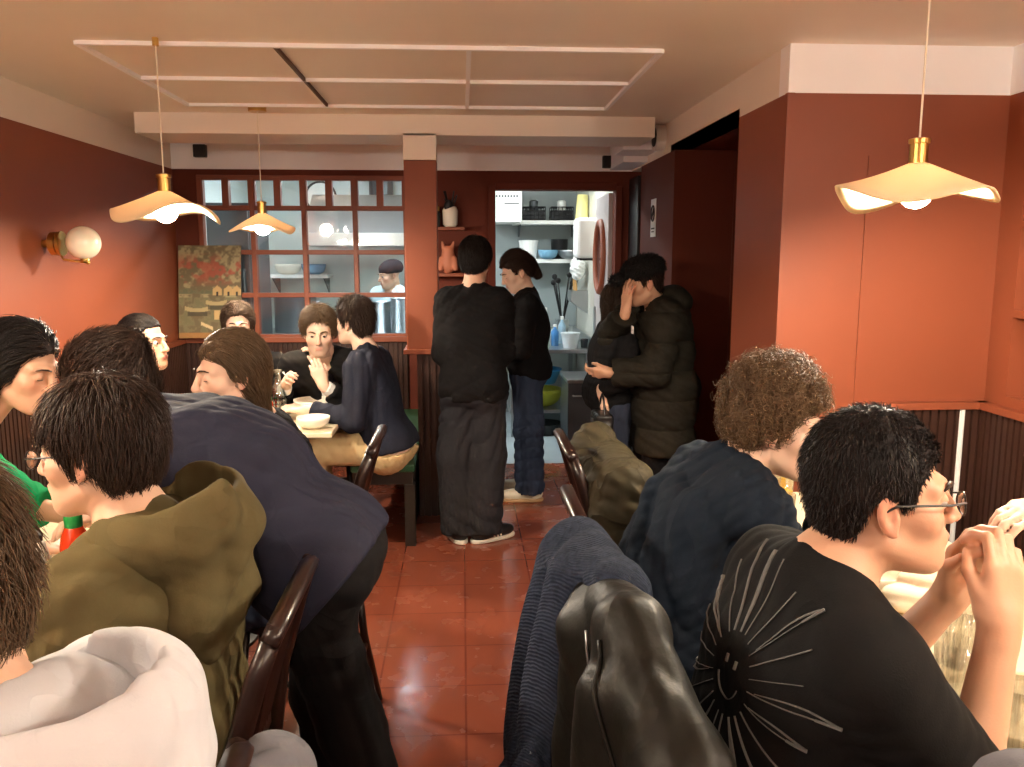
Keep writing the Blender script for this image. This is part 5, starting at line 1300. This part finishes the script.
hair(o, hairvol(0.007, top=0.010, front=0.004, line=((-0.2, -0.085), (-0.085, -0.085), (-0.05, -0.05), (-0.02, -0.004), (0.02, -0.004), (0.03, 0.035), (0.06, 0.072), (0.085, 0.088), (0.3, 0.092))), M['hair_light'], 3000, 0.06, noise=0.3, lift=0.006, flow=lambda q: np.stack([q[:, 0] * 2 + 0.06, 0.03 - q[:, 1], -0.05 - q[:, 2]], 1))
# 11 man in the navy jumper on the bench
o = person('man in a navy jumper and beige trousers sitting on the end of the green bench', (-0.44, 4.60, 0.60), (-0.53, 4.63, 1.085), (-1, 0.15), (-0.605, 4.66, 1.262), (-1, 0.55, -0.08), h=0.006, skin='pale', w=1.05, slouch=-0.01,
           arms=dict(L=dict(w=(-0.83, 4.43, 0.81), pole=(-0.5, 4.3, 0.5), fd=(-0.9, 0.1, 0.1), pn=(0.2, 0.3, -1), curl=0.9), R=dict(w=(-0.80, 4.72, 0.98), pole=(-0.5, 5.0, 0.5), fd=(-0.3, 0, 0.9), pn=(-1, 0, 0), curl=0.9)),
           knees=dict(L=(-0.84, 4.50, 0.575), R=(-0.84, 4.74, 0.575)), ankles=dict(L=(-0.86, 4.48, 0.085), R=(-0.86, 4.76, 0.085)))
top(o, 'jumper', M['navy_jumper'], 0.026, 0.95, 0.05, 101, 0.012, 0.006, fs=0.8); neckband(o, M['navy_jumper'])
trousers(o, M['beige'], 0.016, 0.01, 0.02, amp=0.010); shoes(o, M['sneaker_black'], M['sole_white'])
hair(o, hairvol(0.014, top=0.016), M['hair_dark'], 3000, 0.045, noise=0.25, lift=0.005)
# 12 standing man
o = person('man in a black jumper and dark trousers standing with his back to the viewer', (0.06, 4.62, 0.93), (0.065, 4.62, 1.425), (0.12, 1), (0.075, 4.68, 1.592), (0.25, 1, -0.22), h=0.006, skin='light', w=0.84, hs=0.97, slouch=0.0, legs='stand', eyes=True,
           knees=dict(L=(-0.045, 4.63, 0.50), R=(0.135, 4.63, 0.50)), ankles=dict(L=(-0.035, 4.62, 0.085), R=(0.115, 4.60, 0.085)), sl=1.0,
           arms=dict(L=dict(w=(-0.08, 4.88, 1.08), pole=(-0.16, 4.6, 0.6), fd=(0.5, 0.8, 0.0), pn=(0, 0, -1)), R=dict(w=(0.2, 4.90, 1.10), pole=(0.28, 4.6, 0.6), fd=(-0.3, 0.9, 0), pn=(0, 0, -1))))
top(o, 'jumper', M['black_knit'], 0.022, 0.95, 0.10, 111, 0.012, 0.006, fs=0.8); trousers(o, M['charcoal'], 0.016, 0.030, 0.045, amp=0.014, end=-0.035)
shoes(o, M['sneaker_black'], M['sole_white'], M['sole_white'], dict(R=V(0.85, 0.5, 0), L=V(-0.3, 0.95, 0)))
hair(o, hairvol(0.014, top=0.012), M['hair_black'], 3000, 0.04)
# 13 standing young woman
o = person('young woman in a black jumper and blue jeans standing in the kitchen doorway', (0.42, 5.45, 0.93), (0.42, 5.44, 1.37), (-1, 0.05), (0.35, 5.43, 1.525), (-1, -0.25, -0.50), h=0.006, fem=0.8, skin='pale', w=0.95, legs='stand', lid=-0.001,
           knees=dict(L=(0.43, 5.36, 0.50), R=(0.45, 5.55, 0.50)), ankles=dict(L=(0.44, 5.38, 0.085), R=(0.45, 5.62, 0.085)),
           arms=dict(L=dict(w=(0.15, 5.32, 1.05), pole=(0.45, 5.1, 0.9), fd=(-1, 0, -0.1), pn=(0, 0.3, -1)), R=dict(w=(0.15, 5.55, 1.05), pole=(0.5, 5.8, 0.9), fd=(-1, 0, 0), pn=(0, 0, -1))))
top(o, 'jumper', M['black_knit'], 0.022, 0.95, 0.10, 121, 0.01, 0.006); trousers(o, M['denim'], 0.012, 0.025, 0.045, amp=0.013, end=-0.02)
shoes(o, M['sneaker'], M['sole_gum'])
def pony(q, d): return smin(d, cap(q, (0, -0.11, 0.02), (0, -0.125, -0.09), 0.034, 0.026), 0.02)
hair(o, hairvol(0.012, top=0.008, extra=pony), M['hair_dark'], 2500, 0.06, noise=0.12, flow=lambda q: np.stack([-q[:, 0], -0.13 - q[:, 1], 0.0 - q[:, 2]], 1))
# 14 couple by the recess: the one in the puffer coat
o = person('person in a long dark puffer coat and black fluffy cap, hand raised to the face', (1.15, 4.72, 0.88), (1.12, 4.70, 1.33), (-1, -0.05), (1.02, 4.66, 1.475), (-1, -0.12, -0.25), h=0.006, skin='tan', w=1.0, legs='stand',
           knees=dict(L=(1.12, 4.62, 0.48), R=(1.12, 4.82, 0.48)), ankles=dict(L=(1.15, 4.62, 0.085), R=(1.15, 4.82, 0.085)),
           arms=dict(L=dict(w=(0.82, 4.55, 0.98), pole=(1.3, 4.3, 0.9), fd=(-0.5, 0.35, -0.05), pn=(0.3, 0.6, 0.5), curl=0.7), R=dict(w=(0.905, 4.58, 1.315), pole=(0.75, 4.9, 1.0), fd=(0.1, 0.03, 1), pn=(0.8, 0.5, 0), curl=0.25, spread=0.3)))
def quilt(o):
    def e(p, d):
        for k in (1, -1): d = smin(d, cap(p, o.P + o.r * 0.085 * k, V(o.P[0], o.P[1], 0.52) + o.r * 0.10 * k, 0.17, 0.17), 0.06)
        d = smax(d, 0.50 - p[:, 2], 0.02)
        d = smin(d, ell((p - o.N) @ np.stack([o.r, o.f, o.u], 1), (0, -0.085, 0.01), (0.15, 0.10, 0.12)), 0.05)
        return d + 0.020 * (np.abs(np.sin(p[:, 2] * 19)) ** 0.45 * -1 + 0.6)
    return e
def coat(o, name, m, **k):
    P0, N0 = o.P.copy(), o.N.copy()
    return top(o, name, m, **k)
coat(o, 'coat', M['puffer'], b=0.052, sleeve=0.95, hem=0.45, seed=131, amp=0.008, neck_b=0.02, arm_b=0.042, extra=quilt(o), fs=0.8)
trousers(o, M['black_cloth']); shoes(o, M['sneaker_black'], M['sole_white'])
hair(o, hairvol(0.008), M['hair_dark'], 1200, 0.03)
mk('fur', S(13, 12, 13), 0.9)
def hat(o):
    def vol(q):
        d = ell(q, (0, -0.015, 0.075), (0.104, 0.124, 0.078)); d = smax(d, 0.02 - 0.25 * q[:, 1] * (q[:, 1] < 0) * -1 - q[:, 2], 0.02)
        return smin(d, ell(q, (0, 0.15, 0.052), (0.055, 0.036, 0.032)), 0.03)
    hair(o, vol, M['fur'], 5000, 0.010, noise=0.9, lift=0.004, wd=0.0014, rough=0.005, name='hat')
hat(o)
MB().obox((0.93, 4.50, 1.225), (0.008, 0.045, 0.045)).build('badge', M['white_plastic'], o.root, o.org, bevel=0.004)
# 15 the one being held
o = person('person in a black jacket and blue jeans held by the one in the puffer coat', (0.90, 4.88, 0.84), (0.92, 4.88, 1.23), (1, 0.1), (0.95, 4.94, 1.35), (1, 0.2, -0.1), h=0.006, fem=0.8, skin='light', w=0.86, legs='stand', eyes=True,
           knees=dict(L=(0.90, 4.96, 0.46), R=(0.90, 4.80, 0.46)), ankles=dict(L=(0.89, 4.97, 0.085), R=(0.89, 4.79, 0.085)),
           arms=dict(R=dict(w=(0.80, 4.72, 0.85), pole=(0.95, 4.4, 0.9), fd=(0.02, 0, -1), pn=(1, 0, 0), curl=0.6), L=dict(w=(1.0, 4.98, 1.0), pole=(0.9, 5.3, 1.0), fd=(1, 0, 0), pn=(0, -1, 0))))
top(o, 'jacket', M['black_cloth'], 0.026, 0.92, 0.20, 141, 0.008, 0.01); trousers(o, M['dark_denim'], 0.012, 0.02, 0.035, amp=0.012, end=-0.02); shoes(o, M['sneaker_black'], M['sole_white'])
hair(o, hairvol(0.012, extra=longhair(0.24, 0.06, -0.045)), M['hair_brown'], 2000, 0.09, noise=0.1)
# 16 cook
o = person('cook in a dark cap behind the gridded window', (-0.64, 7.78, 0.9), (-0.64, 7.76, 1.32), (-0.6, -1), (-0.665, 7.72, 1.46), (-0.9, -0.5, -0.25), h=0.008, skin='warm', w=0.95, legs='stand', fem=0.3)
top(o, 'jacket', M['cook_white'], 0.022, 0.95, 0.2, 151, 0.01); trousers(o, M['charcoal']); shoes(o, M['sneaker_black'], M['sole_white'])
child(o, 'cap', lambda p: (lambda q: smax(ell(q, (0, -0.03, 0.05), (0.095, 0.12, 0.085)), 0.012 + 0.15 * q[:, 1] - q[:, 2], 0.01))(o.tolocal(p)), M['charcoal'], o.H - 0.25, o.H + 0.25, 0.008)
# 17 diner opposite, only a forearm in view
o = person('diner opposite the man in the black T-shirt, forearm reaching in from the right', (1.86, 1.45, 0.55), (1.72, 1.47, 1.12), (-1, 0.05), (1.66, 1.48, 1.28), (-1, -0.1, -0.1), h=0.006, skin='light', w=1.0,
           arms=dict(R=dict(w=(1.12, 1.56, 1.13), pole=(1.3, 1.9, 0.6), fd=(-1, -0.25, -0.12), pn=(0, 0.2, -1), curl=0.7), L=dict(w=(1.38, 1.25, 0.82), pole=(1.6, 1.0, 0.5), fd=(-1, 0.2, 0), pn=(0, 0, -1))))
top(o, 'shirt', M['shirt_white'], 0.02, 0.45, 0.12, 161, 0.01, 0.01); trousers(o, M['denim'])
hair(o, hairvol(0.014), M['hair_brown'], 2000, 0.04)
# 18 neighbour nearest the viewer, only a grey shoulder in view
o = person('diner in a dark grey sweater at the lower right corner, only a shoulder in view', (0.56, 0.60, 0.53), (0.62, 0.60, 1.07), (1, 0.05), (0.72, 0.58, 1.24), (1, 0.0, -0.15), h=0.007, skin='light', w=0.98)
top(o, 'sweater', M['grey_sweat'], 0.02, 0.95, 0.12, 171, 0.01, 0.008); trousers(o, M['denim']); hair(o, hairvol(0.014), M['hair_dark'], 1500, 0.04)

# ------------------------------------------------------------------ clothes hung on chairs, bag
mk('knit', S(42, 49, 64), 0.95, bump=0.45, wave=75, var=0.3, spec=0.1, fold=0.25, vscale=90)
mk('leather', S(18, 17, 13), 0.5, bump=0.3, bscale=55, var=0.1, fold=0.10, spec=0.25)
mk('puffer_olive', S(52, 47, 34), 0.7, bump=0.12, bscale=40, fold=0.4, spec=0.2)
def worldsdf(name, f, m, lo, hi, h, label, cat):
    v, fc = polyg(f, lo, hi, h); c = (V(lo) + V(hi)) / 2; c[2] = V(lo)[2]
    o = mesh_obj(name, v, fc, m, None, c, True); o.location = c
    return tag(o, label, cat)
def leatherj(p):
    x0 = 0.215
    p = p + V(0.015, 0, 0); q = p - V(x0, 1.16, 0)
    sh = smin(cap(p, (0.268, 1.16, 1.065), (0.258, 1.36, 1.035), 0.05, 0.05), cap(p, (0.258, 1.16, 1.065), (0.30, 0.96, 0.965), 0.05, 0.055), 0.03)
    d = smin(sh, rbox(q - np.stack([0.03 * np.sin(q[:, 1] * 30), 0 * q[:, 1], 0 * q[:, 1]], 1), (0.02, 0.04, 0.76), (0.035, 0.22, 0.27), 0.03), 0.05)
    d = smin(d, smin(cap(p, (0.30, 0.98, 0.96), (0.31, 0.92, 0.70), 0.055, 0.055), cap(p, (0.31, 0.92, 0.70), (0.33, 0.93, 0.42), 0.055, 0.045), 0.03), 0.035)
    d = smin(d, cap(p, (0.24, 1.16, 1.02), (0.20, 1.12, 0.6), 0.02, 0.02), 0.015)
    d = d + 0.014 * np.sin(p[:, 1] * 52 + 1.5 * np.sin(p[:, 2] * 4) + p[:, 0] * 20) * np.clip((0.98 - p[:, 2]) * 5, 0, 1) + folds(p, 201, 0.007, 0.7)
    return d
worldsdf('leather_jacket', leatherj, M['leather'], (-0.02, 0.75, 0.3), (0.45, 1.5, 1.18), 0.006, 'black leather jacket hung over the chair of the man in the black T-shirt', 'jacket')
lj = bpy.data.objects['leather_jacket']
from mathutils.bvhtree import BVHTree
bv = BVHTree.FromPolygons([v.co[:] for v in lj.data.vertices], [p.vertices[:] for p in lj.data.polygons])
def seam(name, pts, r, m):
    mb = MB(); q = []
    for a in pts:
        s = V(a) - V(lj.location) - V(0.6, 0.7, -0.1); h = bv.ray_cast(s.tolist(), nrm(V(0.6, 0.7, -0.1)).tolist())
        if h[0] is not None: q.append(V(h[0]) + V(h[1]) * 0.002)
    if len(q) > 2: mb.tube(q, r, 6).build(name, m, lj, smooth=True)
seam('zip', [(0.24, 1.30 - 0.015 * k + 0.02 * math.sin(k * 0.5), 1.02 - 0.03 * k) for k in range(12)], 0.003, M['steel'])
seam('shoulder_seam', [(0.25, 1.19 - 0.012 * k, 1.06 - 0.016 * k) for k in range(16)], 0.004, M['leather'])
def knit(p):
    d = cap(p, (0.255, 1.33, 1.07), (0.225, 1.52, 1.075), 0.045, 0.05)
    d = smin(d, cap(p, (0.19, 1.52, 1.05), (0.13, 1.56, 0.55), 0.05, 0.07), 0.05)
    d = smin(d, cap(p, (0.19, 1.42, 1.05), (0.13, 1.42, 0.62), 0.04, 0.055), 0.05)
    d = smin(d, cap(p, (0.27, 1.32, 1.06), (0.33, 1.36, 0.85), 0.04, 0.035), 0.04)
    return d + 0.012 * np.sin(p[:, 1] * 60 + p[:, 0] * 40 + 2 * np.sin(p[:, 2] * 9)) * np.clip((1.08 - p[:, 2]) * 6, 0, 1) + folds(p, 202, 0.012, 0.9)
worldsdf('knit_cardigan', knit, M['knit'], (-0.12, 1.15, 0.35), (0.5, 1.75, 1.25), 0.006, 'blue-grey knitted cardigan thrown over the leather jacket on the chair', 'cardigan')
def pufc(p):
    q = p - V(0.45, 2.62, 0)
    d = smin(rbox(q, (0.02, 0, 0.72), (0.09, 0.24, 0.27), 0.08), cap(p, (0.47, 2.45, 0.91), (0.50, 2.78, 0.93), 0.075, 0.075), 0.06)
    d = smin(d, cap(p, (0.50, 2.43, 0.91), (0.72, 2.36, 0.62), 0.085, 0.075), 0.05)
    d = smin(d, cap(p, (0.45, 2.82, 0.96), (0.66, 2.84, 0.60), 0.085, 0.075), 0.05)
    return d + 0.014 * (0.5 - np.abs(np.sin(p[:, 2] * 20 + p[:, 1] * 3))) + folds(p, 203, 0.014, 0.7)
worldsdf('puffer_coat', pufc, M['puffer_olive'], (0.15, 2.15, 0.35), (0.9, 3.1, 1.15), 0.008, 'olive puffer coat bundled on the chair behind the curly-haired man', 'coat')
def greyj(p):
    d = smin(cap(p, (-0.29, 0.98, 0.94), (-0.27, 1.09, 0.90), 0.035, 0.04), cap(p, (-0.27, 1.09, 0.90), (-0.25, 1.10, 0.6), 0.045, 0.06), 0.05)
    return d + folds(p, 204, 0.014, 0.9)
worldsdf('grey_jacket', greyj, M['grey_sweat'], (-0.45, 0.8, 0.4), (-0.05, 1.3, 1.12), 0.006, 'light grey jacket hanging on the chair next to the white hoodie', 'jacket')
t = thing('handbag', 'small black quilted handbag held beside the black jacket', 'bag', (0.79, 4.62, 0.58))
v, fc = polyg(lambda p: rbox(p, (0, 0, 0.09), (0.055, 0.11, 0.08), 0.025) + 0.003 * (np.abs(np.sin(p[:, 1] * 60 + p[:, 2] * 60)) + np.abs(np.sin(p[:, 1] * 60 - p[:, 2] * 60))), (-0.1, -0.15, -0.02), (0.1, 0.15, 0.2), 0.006)
mesh_obj('bag_body', v, fc, mat('bag', S(34, 32, 32), 0.35), t, smooth=True)
MB().tube([(0, -0.09, 0.16), (0, -0.06, 0.24), (0, 0.0, 0.27), (0, 0.05, 0.24), (0, 0.09, 0.16)], 0.006, 6).build('strap', M['black_plastic'], t)
MB().obox((-0.056, 0, 0.12), (0.01, 0.04, 0.02)).build('clasp', M['steel'], t)
